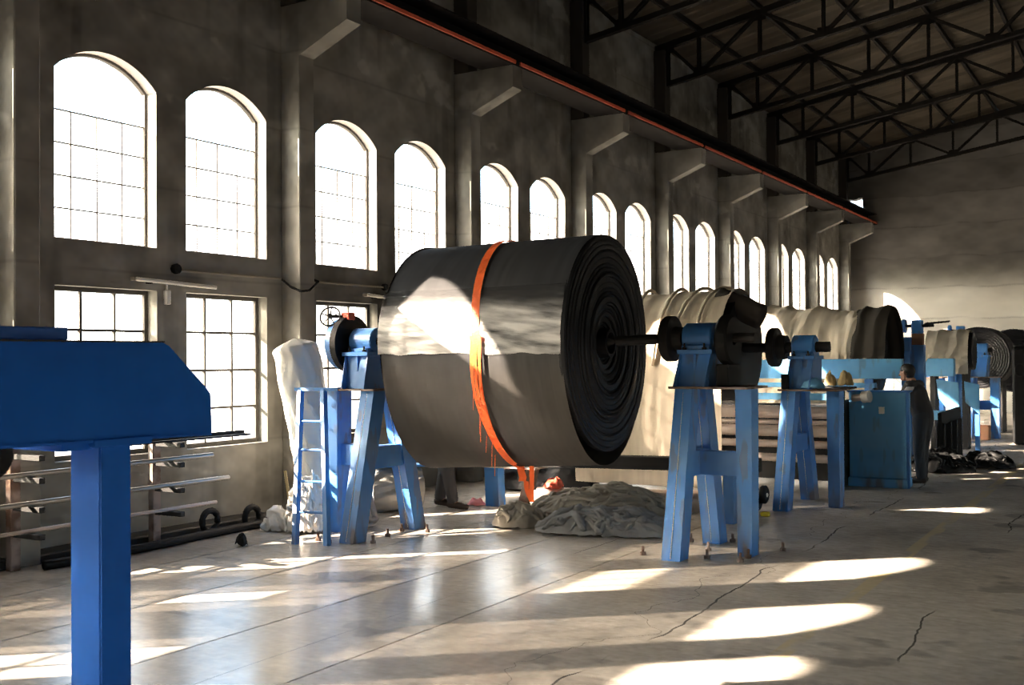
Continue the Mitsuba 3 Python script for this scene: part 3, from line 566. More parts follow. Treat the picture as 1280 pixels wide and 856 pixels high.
# ================================================================== under and behind the roll
def heap(cx, cy, lx, ly, h, seed, ang=0.0, folds=9.0, n=110):
    U, V = np.meshgrid(np.linspace(-1, 1, n), np.linspace(-1, 1, n), indexing='ij'); r = np.sqrt(U ** 2 + V ** 2)
    q = np.stack([U * 2 + seed, V * 2, 0 * U + seed], -1); warp = fb(q * 1.2, 3, seed) * 3
    k = folds / 6.0
    def ridge(w): return 1 - np.abs(2 * w - 1)
    w1 = fb(np.stack([U * 2.2 * k + warp, V * 3.4 * k - warp * 0.6, 0 * U + seed], -1), 2, seed + 2); w2 = fb(np.stack([U * 3.2 * k - warp, V * 2.2 * k + warp, 0 * U + seed + 7], -1), 2, seed + 3); w3 = fb(np.stack([U * 7 * k + 2 * warp, V * 6 * k, 0 * U + seed], -1), 2, seed + 4)
    edge = np.clip(1 - r ** 2.2 * (0.75 + 0.5 * fb(q * 1.7, 2, seed + 5)), 0, 1)
    z = h * (edge ** 0.6) * (0.30 + 0.62 * fb(q * 1.3, 2, seed + 1) + 0.30 * ridge(w1) ** 2 + 0.22 * ridge(w2) ** 2 + 0.05 * ridge(w3)) - 0.004
    x, y = U * lx, V * ly; c, s = math.cos(ang), math.sin(ang)
    wob = 0.06 * min(lx, ly) / 0.4
    x = x + wob * (w1 - 0.5) * 2 * edge; y = y + wob * (w2 - 0.5) * 2 * edge
    P = np.stack([cx + x * c - y * s, cy + x * s + y * c, np.maximum(z, 0.0) * (edge > 0) + 0.004], -1)
    keep = edge > 0; m = grid(P); f = m.faces; k = keep.reshape(-1)[f].any(1); m = trimesh.Trimesh(m.vertices, f[k], process=False)
    m.remove_unreferenced_vertices(); trimesh.smoothing.filter_laplacian(m, lamb=0.5, iterations=2, volume_constraint=False)
    if m.face_normals[:, 2].sum() < 0: m.invert()
    return m
def crumple(cx, cy, lx, ly, h, seed, n, ang):
    """a mound of cloth with many bent folds of its own lying over it"""
    rg = random.Random(seed); base = heap(cx, cy, lx, ly, h * 0.8, seed, ang, 7, 90); ms = [base]; c, s_ = math.cos(ang), math.sin(ang)
    bv = np.array(base.vertices)
    for i in range(n):
        u, v = rg.uniform(-0.8, 0.8), rg.uniform(-0.8, 0.55); L = rg.uniform(0.25, 0.75) * lx; th = rg.gauss(0.15, 0.7); b = rg.uniform(-0.9, 0.9); t = np.linspace(-0.5, 0.5, 15)
        px = u * lx + L * t * math.cos(th) + 0.10 * b * np.sin(t * 5); py = v * ly + L * 0.55 * t * math.sin(th) + 0.07 * b * np.cos(t * 6)
        rr = np.sqrt((px / lx) ** 2 + (py / ly) ** 2); ok = rr < 1.02
        if ok.sum() < 6: continue
        px, py = px[ok], py[ok]; X, Y = cx + px * c - py * s_, cy + px * s_ + py * c
        d2 = (bv[:, 0][None] - X[:, None]) ** 2 + (bv[:, 1][None] - Y[:, None]) ** 2; Z = bv[d2.argmin(1), 2]
        Z = np.convolve(np.pad(Z, 2, mode='edge'), np.ones(5) / 5, 'valid') + rg.uniform(-0.005, 0.02); R_ = rg.uniform(0.022, 0.05) * np.sin(np.pi * (np.arange(len(X)) + 0.6) / (len(X) + 0.2)) ** 0.6
        tb = tube(np.stack([X, Y, np.maximum(Z, 0.012)], -1), R_, 10); w = np.array(tb.vertices); w += 0.018 * (np.stack([meshkit.noise(w * 16, seed + k) for k in (1, 2, 3)], -1) - 0.5) * 2; w[:, 2] = np.maximum(w[:, 2], 0.003); tb.vertices = w; ms.append(tb)
    return cat(*ms)
solo('tarpaulin', 'crumpled tan tarpaulin heaped on the floor under the big roll', 'tarpaulin', crumple(3.80, 11.12, 1.00, 0.40, 0.46, 3, 90, 0.28), 'm_tarp', True)
solo('tarpaulin', 'grey crumpled tarpaulin lying in front of the tan heap', 'tarpaulin', crumple(4.20, 10.45, 0.82, 0.26, 0.30, 11, 40, 0.28), 'm_tarp_grey', True)
solo('tarpaulin', 'small pale sacking flap at the wall end of the heap', 'tarpaulin', crumple(3.08, 10.42, 0.30, 0.20, 0.30, 23, 16, 0.5), 'm_tarp', True)

tr = thing('trestle', 'low blue trestle behind the orange strap tails', 'trestle')
part(tr, 'leg', leg((1.95, 11.75), (1.93, 11.75, 0.50), 0.20, 0.20, 0.16), 'm_blue'); part(tr, 'leg', leg((2.22, 12.02), (2.34, 12.05, 0.50), 0.14, 0.13, 0.12), 'm_rust', label='grey worn leg')
part(tr, 'top_plate', box(1.78, 2.62, 11.60, 12.12, 0.50, 0.525, 0.003), 'm_steel')
tr2 = thing('trestle', 'low dark blue trestle hidden behind the aisle end stand', 'trestle')
part(tr2, 'leg', box(5.02, 5.14, 11.7, 11.85, 0, 0.56), 'm_blue'); part(tr2, 'leg', box(5.02, 5.14, 12.0, 12.15, 0, 0.56), 'm_blue'); part(tr2, 'top_plate', box(4.98, 5.18, 11.65, 12.2, 0.56, 0.578), 'm_blue')
solo('steel_beam', 'long black steel beam resting on trestles behind the heap', 'beam', cat(bar((2.35, 11.82, 0.60), (5.40, 11.82, 0.665), 0.20, 0.15)), 'm_black')
lp = thing('steel_roller', 'grey steel roller lying on the floor behind the tarpaulins', 'roller')
part(lp, 'shell', cyl((2.58, 11.72, 0.14), (5.05, 12.55, 0.14), 0.135, 32), 'm_pipe', 40); part(lp, 'end_cap', cyl((2.51, 11.697, 0.14), (2.585, 11.722, 0.14), 0.10, 24), 'm_white', 40, label='pale end cap'); part(lp, 'end_cap', cyl((5.05, 12.55, 0.14), (5.13, 12.569, 0.14), 0.10, 24), 'm_black', 40)
solo('cloth_rag', 'small red rag draped on the grey roller by the trestle', 'rag', heap(2.78, 11.79, 0.13, 0.13, 0.14, 31, 0, 5, 30).apply_translation((0, 0, 0.262)), 'm_red', True)
solo('cloth_rag', 'pink rag on the floor by the low blue trestle', 'rag', heap(1.72, 11.66, 0.13, 0.10, 0.10, 37, 0, 5, 30), 'm_pink', True)
solo('dark_scrap', 'dark scrap strips on the floor behind the standing person', 'scrap', heap(1.6, 13.6, 0.9, 0.5, 0.42, 41, 0, 7, 60), 'm_black', True)
solo('cloth_rag', 'red rag on the dark scrap behind the standing person', 'rag', heap(1.1, 13.2, 0.22, 0.12, 0.10, 43, 0, 5, 30).apply_translation((0, 0, 0.30)), 'm_red', True)
solo('floor_lump', 'small black lump alone on the floor in front of the ladder', 'lump', heap(1.24, 8.0, 0.07, 0.06, 0.13, 47, 0, 3, 24), 'm_black', True)
for (x, y, lab) in ((1.72, 8.62, 'anchor nut beside the ladder foot'), (1.92, 8.56, 'anchor nut between the ladder and the near leg of the wall end stand'), (2.32, 8.78, 'anchor nut just right of the near leg of the wall end stand'), (2.20, 9.18, 'anchor nut in the middle under the wall end stand'), (2.40, 9.62, 'anchor nut right of the rear leg of the wall end stand'),
                    (2.13, 9.52, 'anchor nut in front of the rear leg of the wall end stand'), (5.02, 9.50, 'anchor nut left of the near leg of the aisle end stand'), (5.62, 9.62, 'anchor nut right of the near leg of the aisle end stand'), (5.48, 10.02, 'anchor nut in the middle under the aisle end stand'),
                    (5.95, 9.60, 'anchor nut alone in front of the outer leg of the aisle end stand'), (5.14, 10.42, 'anchor nut left of the rear leg of the aisle end stand'), (6.12, 10.34, 'anchor nut right of the outer leg of the aisle end stand'), (5.95, 9.82, 'anchor nut at the foot of the outer leg of the aisle end stand'), (5.52, 10.6, 'rusty anchor nut right of the rear leg of the aisle end stand')):
    solo('anchor_nut', lab, 'nut', nut(x, y, 1.0), 'm_rust', group='anchor nuts in the floor')

# leaning wrapped roll, burlap sack, bags, bundle
def wrapped(p0, p1, r, seed, n=90, m_=72, lumpy=0.12, rp=None):
    p0, p1 = np.array(p0, float), np.array(p1, float); d = p1 - p0; L = np.linalg.norm(d); d /= L; a = np.cross(d, (0.3, 1, 0.1)); a /= np.linalg.norm(a); b = np.cross(d, a)
    u = np.linspace(0, 1, n); t = np.linspace(0, 2 * np.pi, m_ + 1)[:-1]; U, Tt = np.meshgrid(u, t, indexing='ij')
    env = np.minimum(1, np.sin(np.pi * np.clip(np.minimum(U, 1 - U) / 0.06, 0, 1) / 2) * 1.0) if rp is None else rp(U)
    q = np.stack([np.cos(Tt) * 1.3 + seed, np.sin(Tt) * 1.3, U * L * 1.6], -1); w = fb(q, 3, seed); fold = np.abs(np.sin(4 * Tt + 4 * U * L + 4 * w)) * 0.6 + 0.4 * np.abs(np.sin(7 * Tt + 9 * U * L + 6 * w))
    R = r * env * (1 + lumpy * (w - 0.5) * 2 + 0.11 * (1 - fold))
    P = p0 + (U * L)[..., None] * d + R[..., None] * (np.cos(Tt)[..., None] * a + np.sin(Tt)[..., None] * b)
    m = grid(P, True)
    if m.volume < 0: m.invert()
    return m
solo('wrapped_roll', 'tall roll wrapped in pale plastic leaning on the wall column', 'wrapped roll', wrapped((1.02, 9.62, 0.05), (0.62, 9.46, 2.14), 0.25, 5, lumpy=0.14), 'm_plastic', True)
for i, (x, y, r, h, lab) in enumerate(((1.20, 9.02, 0.23, 0.46, 'crumpled pale plastic bag at the foot of the leaning roll'), (1.50, 9.60, 0.17, 0.30, 'crumpled plastic bag behind the ladder'), (0.85, 8.92, 0.13, 0.22, 'small plastic bag nearest the kerb end'))):
    solo('plastic_bag', lab, 'plastic bag', crumple(x, y, r, r, h * 1.5, 60 + i, 26, 0.3), 'm_plastic' if i != 1 else 'm_plastic_grey', True)
solo('wooden_stick', 'thin wooden stick leaning on the plastic bags', 'stick', cyl((0.92, 9.12, 0.0), (0.70, 9.22, 0.62), 0.018, 8), 'm_tan')
solo('wrapped_bundle', 'grey plastic-wrapped bundle lying behind the wall end stand', 'bundle', wrapped((0.85, 10.45, 0.28), (1.28, 11.05, 0.28), 0.27, 17), 'm_plastic_grey', True)
solo('steel_channel', 'blue-grey steel channel lying across the wrapped bundle', 'channel', bar((0.95, 10.5, 0.575), (1.40, 11.0, 0.57), 0.22, 0.03), 'm_blue')

# ================================================================== second line: canvas-covered rolls, stands, roller machine
def drape(x0, x1, yc, zc, R, zb, seed, nx=110, back=-2.2, front_in=0.0, wob=0.05, fold=8.0):
    """cloth over a roll: up the back, over the top, down the viewer's side to zb"""
    a = np.linspace(back, math.pi / 2, 40); arc = np.stack([yc - R * np.sin(a), zc + R * np.cos(a)], -1)
    zz = np.linspace(zc, zb, 40)[1:]; dn = np.stack([np.full(39, yc - R) + front_in * np.linspace(0, 1, 39), zz], -1); pf = np.vstack([arc, dn])
    X, K = np.meshgrid(np.linspace(x0, x1, nx), np.arange(len(pf)), indexing='ij')
    q = np.stack([X * 2.2, K * 0.035 + 0 * X, 0 * X + seed], -1); w = fb(q, 4, seed); rid = np.abs(np.sin(fold * X + 6 * w + K * 0.05))
    off = wob * ((w - 0.5) * 1.6 + 0.5 * (1 - rid)); nrm = np.vstack([np.stack([-np.sin(a), np.cos(a)], -1), np.tile([-1.0, 0.0], (39, 1))])
    P = np.stack([X, pf[K, 0] + off * nrm[K, 0], pf[K, 1] + off * nrm[K, 1]], -1)
    return grid(P[:, ::-1])
def wrapped_roll_thing(label, x0, x1, yc, zc, R, zb, seed, endmat='m_belt_end', **kw):
    t = thing('covered_belt_roll', label, 'covered roll')
    part(t, 'canvas_cover', drape(x0, x1, yc, zc, R, zb, seed, **kw), 'm_canvas', True)
    part(t, 'belt_core', cat(lathe_x([(x0 + 0.05, 0.05), (x0 + 0.05, R - 0.05), (x1 + 0.06, R - 0.05), (x1 + 0.06, R * 0.7), (x1 + 0.03, R * 0.5), (x1 + 0.05, 0.12), (x1 + 0.02, 0.05)], (0, yc, zc), 56)), endmat, 30, label='dark roll end')
    return t
c2 = wrapped_roll_thing('tan canvas covered belt roll hanging right behind the big dark roll', 2.55, 4.60, 13.55, 2.0, 0.74, 0.24, 3, wob=0.045, fold=3.0)
for i, xx in enumerate((3.35, 3.72, 4.05, 4.40)):
    a = np.linspace(-1.4, 1.55 + 0.3 * (i % 2), 40)
    part(c2, 'rope', tube([(xx + 0.10 * math.sin(t * 1.3 + i) , 13.55 - 0.80 * math.sin(t), 2.0 + 0.79 * math.cos(t)) for t in a], 0.022, 8), 'm_canvas', True, label='twisted cloth band over the roll')
part(c2, 'bunched_cloth', wrapped((4.35, 13.3, 2.66), (4.98, 13.35, 2.36), 0.14, 21, 30, 24, 0.3), 'm_tarp_dark', True)
part(c2, 'shaft', cyl((4.6, 13.6, 2.0), (5.25, 13.6, 1.99), 0.06, 20), 'm_dark_steel', 40)
s2, fx2, h2 = make_stand('second blue stand along the aisle, under the short shaft of the tan covered roll', (5.28, 13.65, 0), False, H=1.45, AX=2.0, off=0.50, spread=(0.20, 0.60), mats=('m_blue', 'm_blue'), S=1.0, tie=False, housing_len=0.28, hx=-0.01, ow=(0.14, 0.22))
part(s2, 'shaft', cyl((4.9, 13.65, 2.0), (5.72, 13.65, 2.0), 0.065, 20), 'm_dark_steel', 40)
part(s2, 'flange', lathe_x([(-0.16, 0.06), (-0.16, 0.235), (-0.14, 0.25), (-0.06, 0.25), (-0.05, 0.16), (0.06, 0.15), (0.06, 0.06)], (5.12, 13.65, 2.0), 40), 'm_dark_steel', 35, label='dark flange')
solo('oil_can', 'dark can standing on the plate inside the second stand', 'can', cyl((5.23, 13.38, 1.474), (5.23, 13.38, 1.66), 0.05, 20), 'm_black', 40)
solo('cloth_rag', 'teal crumpled rag on the plate of the second stand', 'rag', heap(5.55, 13.48, 0.16, 0.12, 0.14, 71, 0, 6, 30).apply_translation((0, 0, 1.473)), 'm_blue_light', True)

# roller machine behind
rm = thing('roller_machine', 'light blue roller machine frame with steel rollers behind the second stand', 'machine')
part(rm, 'top_beam', cat(box(2.9, 5.93, 16.9, 16.92, 1.53, 1.83), box(2.9, 5.93, 16.9, 17.05, 1.81, 1.83), box(2.9, 5.93, 16.9, 17.05, 1.53, 1.55), box(5.91, 5.93, 16.9, 17.05, 1.53, 1.83)), 'm_blue_light')
part(rm, 'rail', box(2.9, 5.2, 16.2, 16.3, 1.22, 1.32, 0.004), 'm_blue_light'); part(rm, 'rail', box(2.9, 5.60, 16.6, 16.75, 1.40, 1.47, 0.004), 'm_blue_light')
for x in (2.95, 4.55, 5.50): part(rm, 'post', box(x - 0.05, x + 0.06, 16.60, 16.70, 0, 1.53), 'm_blue')
for z, r in ((1.075, 0.095), (0.925, 0.035), (0.80, 0.085), (0.61, 0.055), (0.41, 0.06)):
    part(rm, 'roller', cyl((2.95, 15.5, z), (5.36, 15.5, z), r, 28), 'm_pipe', 40)
part(rm, 'dark_gap_sheet', box(2.99, 5.30, 15.95, 15.97, 0.05, 1.18), 'm_dark_steel')  # dark sheet added so the gaps between the rollers go dark
for x in (2.98, 5.33): part(rm, 'side_plate', box(x - 0.02, x + 0.02, 15.35, 16.3, 0.0, 1.24), 'm_dark_steel')
cb = thing('control_cabinet', 'blue sheet steel cabinet standing on the floor by the aisle', 'cabinet')
part(cb, 'body', box(5.38, 6.17, 15.94, 16.28, 0.13, 1.36, 0.008), 'm_blue_light'); part(cb, 'plinth', box(5.36, 6.18, 15.92, 16.30, 0.0, 0.125, 0.006), 'm_blue_light')
part(cb, 'lid', box(5.36, 6.20, 15.92, 16.30, 1.36, 1.378, 0.004), 'm_blue'); part(cb, 'side_slot', box(6.165, 6.178, 16.02, 16.14, 0.20, 0.66), 'm_black', label='dark slot in the side')
part(cb, 'sticker', box(5.80, 5.88, 15.934, 15.941, 1.05, 1.15), 'm_white', label='torn white sticker')
part(cb, 'side_channel', box(6.16, 6.21, 15.95, 16.0, 0.0, 1.36), 'm_blue')
tb = thing('pipe_stub', 'pale capped pipe stub sticking out at the top left of the blue cabinet', 'pipe')
part(tb, 'pipe', cyl((5.45, 15.90, 1.27), (5.60, 15.86, 1.29), 0.05, 16), 'm_pipe', 40); part(tb, 'cap', cyl((5.60, 15.86, 1.29), (5.70, 15.835, 1.30), 0.085, 20), 'm_white', 40)
solo('work_glove', 'smaller worn yellow glove on the dark shelf, next to the second stand', 'glove', heap(5.15, 15.81, 0.09, 0.075, 0.20, 81, 0.0, 7, 40).apply_translation((0, 0, 1.437)), 'm_tan', True)
solo('work_glove', 'larger worn yellow glove on the dark shelf, farther from the second stand', 'glove', heap(5.37, 15.81, 0.12, 0.08, 0.23, 85, 0.0, 7, 40).apply_translation((0, 0, 1.437)), 'm_tan', True)
solo('support_tray', 'dark shelf on which the yellow gloves lie', 'shelf', cat(box(5.0, 5.5, 15.7, 15.92, 1.41, 1.44), box(5.31, 5.35, 15.75, 15.85, 1.241, 1.41)), 'm_dark_steel')
yw = thing('caster_wheel', 'black wheel with yellow chock at the foot of the second stand', 'wheel')
part(yw, 'tyre', lathe_x([(-0.04, 0.05), (-0.04, 0.12), (-0.02, 0.14), (0.02, 0.14), (0.04, 0.12), (0.04, 0.05)], (5.04, 12.80, 0.145), 28), 'm_black', 35); part(yw, 'tyre', lathe_x([(-0.04, 0.03), (-0.04, 0.09), (-0.02, 0.11), (0.02, 0.11), (0.04, 0.09), (0.04, 0.03)], (5.15, 12.74, 0.22), 28), 'm_black', 35)
part(yw, 'axle', cyl((4.96, 12.81, 0.15), (5.19, 12.73, 0.22), 0.03, 10), 'm_steel')
solo('yellow_chock', 'small bright yellow block on the floor at the wheel', 'block', box(5.20, 5.30, 12.44, 12.52, 0, 0.05, 0.01), 'm_yellow')

c3 = wrapped_roll_thing('pale canvas covered roll in the middle of the hall, above the light blue beam', 3.15, 5.12, 18.9, 1.95, 0.72, 1.05, 13, wob=0.17, fold=5.0)
for x in (3.35, 4.9): part(c3, 'saddle', box(x - 0.08, x + 0.08, 18.6, 19.2, 0, 1.30), 'm_dark_steel')
part(c3, 'loose_flap', drape(4.85, 5.42, 18.9, 1.95, 0.73, 1.55, 19, nx=24, wob=0.10), 'm_tarp_dark', True, label='dark loose end of the cover')
c4 = wrapped_roll_thing('small canvas covered roll behind the two blue bearing posts', 5.2, 6.0, 23.2, 1.95, 0.42, 1.5, 23, wob=0.06, fold=9.0)
scene[c4 + '__canvas_cover']['bsdf'] = {'type': 'ref', 'id': 'm_tarp'}
for x in (5.3, 5.9): part(c4, 'saddle', box(x - 0.05, x + 0.05, 23.0, 23.4, 0, 1.56), 'm_dark_steel')
def bearing_post(lab, x, y, wide):
    t = thing('bearing_post', lab, 'bearing post', 'tall bearing posts in the hall')
    part(t, 'column', box(x, x + wide, y, y + 0.2, 0, 2.06, 0.006), 'm_blue'); part(t, 'pedestal', cat(box(x - 0.18, x - 0.01, y - 0.15, y + 0.1, 1.72, 1.95, 0.006), box(x - 0.15, x, y - 0.1, y + 0.08, 1.95, 2.20, 0.006), box(x - 0.16, x, y - 0.1, y + 0.1, 0, 1.72)), 'm_blue')
    part(t, 'wood_block', box(x + 0.0, x + wide - 0.02, y + 0.01, y + 0.19, 2.06, 2.26), 'm_wood', label='brown wood packing'); part(t, 'bearing_housing', box(x, x + wide - 0.03, y, y + 0.2, 2.26, 2.50, 0.012), 'm_blue')
    part(t, 'shaft', cyl((x - 0.16, y + 0.1, 2.40), (x + wide + 0.16, y + 0.1, 2.40), 0.025, 12), 'm_dark_steel'); part(t, 'flange', lathe_x([(-0.03, 0.02), (-0.03, 0.12), (0.03, 0.12), (0.03, 0.02)], (x - 0.14, y + 0.1, 2.40), 24), 'm_blue', 35)
bearing_post('blue bearing post with wood packing, nearer of the two tall ones', 5.48, 20.0, 0.20); bearing_post('blue bearing post with wood packing, farther of the two tall ones', 5.44, 25.0, 0.19)
solo('steel_rod', 'thin rod spanning between the two blue bearing posts', 'rod', cyl((5.66, 20.3, 2.44), (5.32, 24.9, 2.60), 0.02, 8), 'm_dark_steel')

# conveyor with sunlit side plates, low dark table beside it
cv = thing('conveyor_frame', 'light blue conveyor frame with sloping side plate behind the operator', 'conveyor')
part(cv, 'top_beam', cat(box(5.38, 5.86, 22.0, 22.2, 1.47, 1.81, 0.01), hull([(5.20, 22.0, 1.55), (5.40, 22.0, 1.81), (5.40, 22.0, 1.47), (5.20, 22.2, 1.55), (5.40, 22.2, 1.81), (5.40, 22.2, 1.47)])), 'm_blue_light')
part(cv, 'side_plate', prism_y([(5.55, 1.42), (5.95, 1.35), (5.96, 0.80), (5.75, 0.85), (5.6, 1.05)], 21.9, 21.94), 'm_blue_light')
part(cv, 'side_plate', prism_y([(5.95, 1.36), (6.22, 1.30), (6.22, 0.72), (5.97, 0.95)], 22.6, 22.64), 'm_blue_light')
part(cv, 'tray', box(5.2, 5.95, 21.5, 22.0, 0.70, 0.74), 'm_rust'); part(cv, 'tray_edge', box(5.2, 5.98, 21.46, 21.5, 0.66, 0.84), 'm_blue_light')
for x, y in ((5.25, 21.6), (5.92, 21.6), (5.25, 22.1), (5.82, 22.1), (6.18, 22.62)): part(cv, 'leg', box(x - 0.04, x + 0.04, y - 0.04, y + 0.04, 0, 1.47 if y > 22 and x < 6 else (0.72 if x > 6 else 0.70)), 'm_blue')
tbk = thing('low_table', 'low black steel table frame on posts beside the aisle', 'table frame')
part(tbk, 'rail', bar((6.05, 19.3, 0.80), (6.05, 21.3, 0.82), 0.06, 0.20), 'm_black')
for y in (19.45, 20.1, 20.7, 21.2): part(tbk, 'leg', box(5.99, 6.11, y - 0.06, y + 0.06, 0, 0.72), 'm_black')
s4, fx4, h4 = make_stand('far blue stand in front of the black roll near the end wall', (5.55, 26.3, 0), False, H=1.36, AX=1.98, off=0.50, spread=(0.2, 0.55), mats=('m_blue', 'm_blue'), housing_len=0.30)
part(s4, 'shaft', cyl((4.9, 26.3, 1.98), (6.0, 26.3, 1.98), 0.05, 16), 'm_dark_steel')
s5, fx5, h5 = make_stand('far blue stand beside the farther bearing post', (4.55, 25.6, 0), False, H=1.36, AX=1.75, off=0.45, spread=(0.2, 0.5), mats=('m_blue', 'm_blue_light'), housing_len=0.26)
def black_roll(lab, x, y0, y1, z, R):
    t = thing('black_belt_roll', lab, 'belt roll'); ry = lambda m: move(m, (x, 0, z), 0, trimesh.transformations.rotation_matrix(-math.pi / 2, (0, 0, 1)))
    part(t, 'outer_wrap', ry(lathe_x([(-y1, R - 0.02), (-y1 + 0.01, R), (-y0 - 0.01, R), (-y0, R - 0.02)], (0, 0, 0), 64)), 'm_belt', 40)
    pf = [(-y0, R - 0.02)] + [(-y0 + 0.012 * (i % 2), R - 0.02 - i * (R - 0.2) / 20) for i in range(1, 20)] + [(-y0, 0.15), (-y0 - 0.2, 0.12)]
    part(t, 'end_face', ry(lathe_x(pf, (0, 0, 0), 64)), 'm_belt_end', 25); part(t, 'end_face', ry(lathe_x([(-y1 + 0.1, 0.12), (-y1, 0.15), (-y1, R - 0.02)], (0, 0, 0), 64)), 'm_belt_end', 25)
    for dx in (-0.5, 0.35): part(t, 'saddle', box(x + dx, x + dx + 0.15, y0 + 0.15, y1 - 0.15, 0, z - math.sqrt(R * R - 0.47 ** 2) + 0.01), 'm_dark_steel')
black_roll('large black belt roll near the end wall, nearer one, behind the far stand', 5.48, 27.9, 29.0, 1.80, 0.74); black_roll('large black belt roll near the end wall, farther one with pale lit side', 6.02, 30.0, 31.4, 1.72, 0.80)
mc = thing('machine_column', 'black machine casing at the right edge of the view, down the aisle', 'machine casing')
part(mc, 'body', box(6.58, 7.3, 24.6, 25.6, 0, 2.02, 0.05), 'm_black'); part(mc, 'cap', box(6.6, 7.28, 24.62, 25.58, 2.02, 2.10, 0.03), 'm_black')
part(mc, 'ring_mark', tube([(6.74 + 0.10 * math.cos(a), 24.595, 1.55 + 0.13 * math.sin(a)) for a in np.linspace(0.6, 5.6, 20)], 0.012, 6), 'm_dark_steel', label='faint round mark')
for i, (x, y, lx, ly, h, m_, lab) in enumerate(((6.15, 18.6, 0.55, 0.45, 0.42, 'm_black', 'dark scrap heap on the floor beside the blue cabinet'), (6.75, 19.6, 0.45, 0.4, 0.30, 'm_black', 'dark scrap heap at the aisle edge, farther from the cabinet'), (4.3, 22.5, 0.7, 0.4, 0.55, 'm_canvas', 'pale sunlit rubble behind the low black table'))):
    solo('scrap_heap', lab, 'heap', crumple(x, y, lx, ly, h, 90 + i, 30, 0.2), m_, True)
solo('wooden_box', 'small brown box on the floor under the far stand', 'box', box(5.72, 6.0, 25.7, 25.9, 0, 0.32, 0.01), 'm_wood')

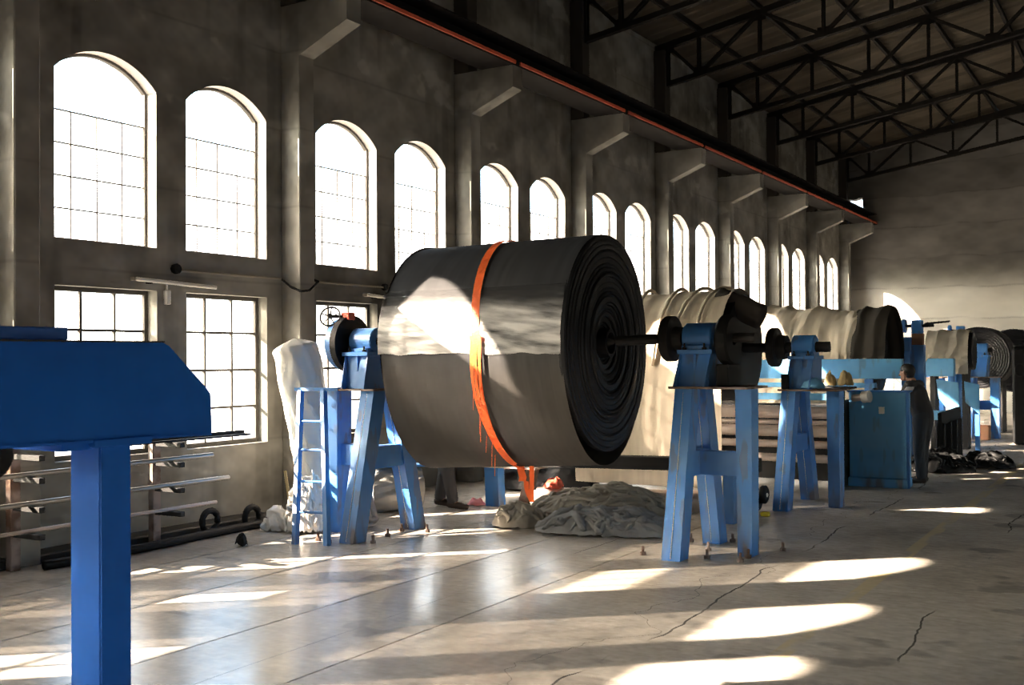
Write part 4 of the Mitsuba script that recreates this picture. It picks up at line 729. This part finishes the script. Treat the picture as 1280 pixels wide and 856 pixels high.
# ================================================================== people
def body(bones, r_edge=0.03, it=12):
    """bones: ((p, r), (q, r)) hulls of two spheres joined into one surface"""
    def ball(p, r): return m3.Manifold.sphere(r, 20).translate(tuple(map(float, p)))
    ms = [m3.Manifold.batch_hull([ball(*a), ball(*b)]) for a, b in bones]
    M = m3.Manifold.batch_boolean(ms, m3.OpType.Add).refine_to_length(r_edge).to_mesh()
    m = trimesh.Trimesh(M.vert_properties[:, :3], M.tri_verts, process=True); trimesh.smoothing.filter_taubin(m, iterations=it); return m
def make_person(key_label, loc, rz, pose, mats, sleeve=None):
    """faces +x before turning by rz; pose: joints in metres"""
    t = thing('person', key_label, 'person'); J = {k: np.array(v, float) for k, v in pose.items()}
    tf = lambda m: move(m, loc, rz)
    skin, top, bottom, shoe, hair = mats
    head = J['head']; nk = J['neck']
    hb = [((head + (-0.015, 0, 0.035), 0.088), (head + (0.012, 0, -0.015), 0.080)), ((head + (0.03, 0, -0.06), 0.058), (head + (0.055, 0, -0.085), 0.034)), ((nk, 0.055), (head + (-0.015, 0, -0.06), 0.052)),
          ((head + (0.085, 0, 0.0), 0.014), (head + (0.105, 0, -0.030), 0.016)), ((head + (0.0, 0.083, -0.015), 0.016), (head + (0.0, 0.085, 0.02), 0.016)), ((head + (0.0, -0.083, -0.015), 0.016), (head + (0.0, -0.085, 0.02), 0.016)),
          ((head + (0.075, 0.03, 0.018), 0.016), (head + (0.075, -0.03, 0.018), 0.016)), ((head + (0.075, 0.018, -0.062), 0.010), (head + (0.075, -0.018, -0.062), 0.010))]
    arms = []
    for s in ('l', 'r'):
        w, e = J[s + 'wr'], J[s + 'el']; d = w - e; d /= np.linalg.norm(d); side = np.cross(d, (0, 0, 1) if abs(d[2]) < 0.9 else (1, 0, 0)); side /= np.linalg.norm(side); dn = np.cross(d, side)
        arms += [((e, 0.040), (w, 0.028)), ((w, 0.028), (w + d * 0.05, 0.032)), ((w + d * 0.05 - side * 0.025, 0.018), (w + d * 0.085 + side * 0.025, 0.018))]
        for k, L in enumerate((0.070, 0.082, 0.076, 0.060)):
            b0 = w + d * 0.085 + side * (k - 1.5) * 0.019; b1 = b0 + d * L * 0.55 + dn * 0.008; arms += [((b0, 0.010), (b1, 0.009)), ((b1, 0.009), (b1 + d * L * 0.4 + dn * 0.025, 0.008))]
        arms += [((w + d * 0.03 + side * 0.025, 0.013), (w + d * 0.07 + side * 0.055 + dn * 0.01, 0.010)), ((w + d * 0.07 + side * 0.055 + dn * 0.01, 0.010), (w + d * 0.10 + side * 0.06 + dn * 0.02, 0.009))]
    legs = []
    for s in ('l', 'r'): legs += [((J[s + 'hip'], 0.10), (J[s + 'kn'], 0.066)), ((J[s + 'kn'], 0.062), (J[s + 'an'], 0.042)), ((J[s + 'an'], 0.042), (J[s + 'an'] + (0.10, 0, -0.045), 0.03))]
    core = [((J['pel'], 0.135), (J['che'] , 0.135)), ((J['lsh'], 0.06), (J['rsh'], 0.06)), ((J['che'] + (0, 0.07, 0), 0.11), (J['pel'] + (0, 0.05, 0), 0.11)), ((J['che'] + (0, -0.07, 0), 0.11), (J['pel'] + (0, -0.05, 0), 0.11)), ((J['che'], 0.1), (nk, 0.055))]
    up = [((J['lsh'], 0.058), (J['lel'], 0.042)), ((J['rsh'], 0.058), (J['rel'], 0.042))]
    part(t, 'body', tf(body(core + hb + arms + legs + up, 0.02, 8)), skin, True)
    grow = lambda bs, g: [((a, r + g), (b, q + g)) for (a, r), (b, q) in bs]
    part(t, 'shirt', tf(body(grow(core[:4], 0.016) + [((J[s + 'sh'], 0.072), ((J[s + 'sh'] + J[s + 'el']) / 2 + 0.3 * (J[s + 'el'] - J[s + 'sh']) / 1.0, 0.058)) for s in 'lr'], 0.025, 8)), top, True)
    if sleeve: part(t, 'sleeves', tf(body([y for s in 'lr' for y in ((((J[s + 'sh'] + (0, 0, -0.02)), 0.074), (J[s + 'el'], 0.056)), ((J[s + 'el'], 0.054), (J[s + 'el'] + 0.75 * (J[s + 'wr'] - J[s + 'el']), 0.046)))], 0.02, 6)), sleeve, True, label='pale sleeves')
    part(t, 'trousers', tf(body([((J['pel'] + (0, 0.06, 0), 0.125), (J['pel'] + (0, -0.06, 0), 0.125))] + [x for s in 'lr' for x in (((J[s + 'hip'], 0.118), (J[s + 'kn'], 0.085)), ((J[s + 'kn'], 0.082), (J[s + 'an'] + (0, 0, 0.03), 0.072)))], 0.025, 8)), bottom, True)
    for s in 'lr': part(t, 'shoe', tf(cat(body([((J[s + 'an'] + (-0.04, 0, -0.035), 0.045), (J[s + 'an'] + (0.10, 0, -0.045), 0.045)), ((J[s + 'an'] + (0.10, 0, -0.05), 0.042), (J[s + 'an'] + (0.19, 0, -0.058), 0.032))], 0.015, 4))), shoe, True)
    hm = body([((head + (-0.03, 0, 0.045), 0.094), (head + (0.0, 0, 0.055), 0.088)), ((head + (-0.045, 0, 0.03), 0.085), (head + (-0.05, 0, -0.04), 0.065))], 0.015, 6)
    part(t, 'hair', tf(hm), hair, True)
    return t
stand = dict(head=(0.02, 0, 1.56), neck=(-0.01, 0, 1.42), che=(0, 0, 1.25), pel=(0, 0, 0.93), lsh=(0, 0.18, 1.36), rsh=(0, -0.18, 1.36), lel=(0.02, 0.22, 1.08), rel=(0.06, -0.22, 1.08), lwr=(0.16, 0.18, 0.90), rwr=(0.20, -0.16, 0.92),
             lhip=(0, 0.09, 0.88), rhip=(0, -0.09, 0.88), lkn=(0.03, 0.10, 0.48), rkn=(0.05, -0.10, 0.48), lan=(0.0, 0.10, 0.095), ran=(0.06, -0.10, 0.095))
make_person('person in dark trousers and dark shoes standing behind the big roll, mostly hidden', (1.44, 11.30, 0), math.radians(8), dict(stand, lan=(-0.09, 0.10, 0.095), ran=(0.19, -0.10, 0.095), lkn=(-0.02, 0.10, 0.48), rkn=(0.12, -0.10, 0.48)), ('m_skin', 'm_vest', 'm_trousers', 'm_shoe', 'm_hair'))
bend = dict(stand); bend.update(head=(0.24, 0, 1.62), neck=(0.16, 0, 1.51), che=(0.10, 0, 1.32), lsh=(0.13, 0.18, 1.44), rsh=(0.13, -0.18, 1.44), lel=(0.28, 0.22, 1.20), rel=(0.28, -0.22, 1.20), lwr=(0.46, 0.14, 1.26), rwr=(0.46, -0.14, 1.26), pel=(0, 0, 1.0), lhip=(0, 0.09, 0.95), rhip=(0, -0.09, 0.95), lkn=(0.03, 0.10, 0.52), rkn=(0.05, -0.10, 0.52))
make_person('person in dark vest with pale sleeves bending over the work behind the blue cabinet', (6.26, 16.72, 0), math.radians(168), bend, ('m_skin', 'm_vest', 'm_trousers', 'm_shoe', 'm_hair'), 'm_shirt_white')
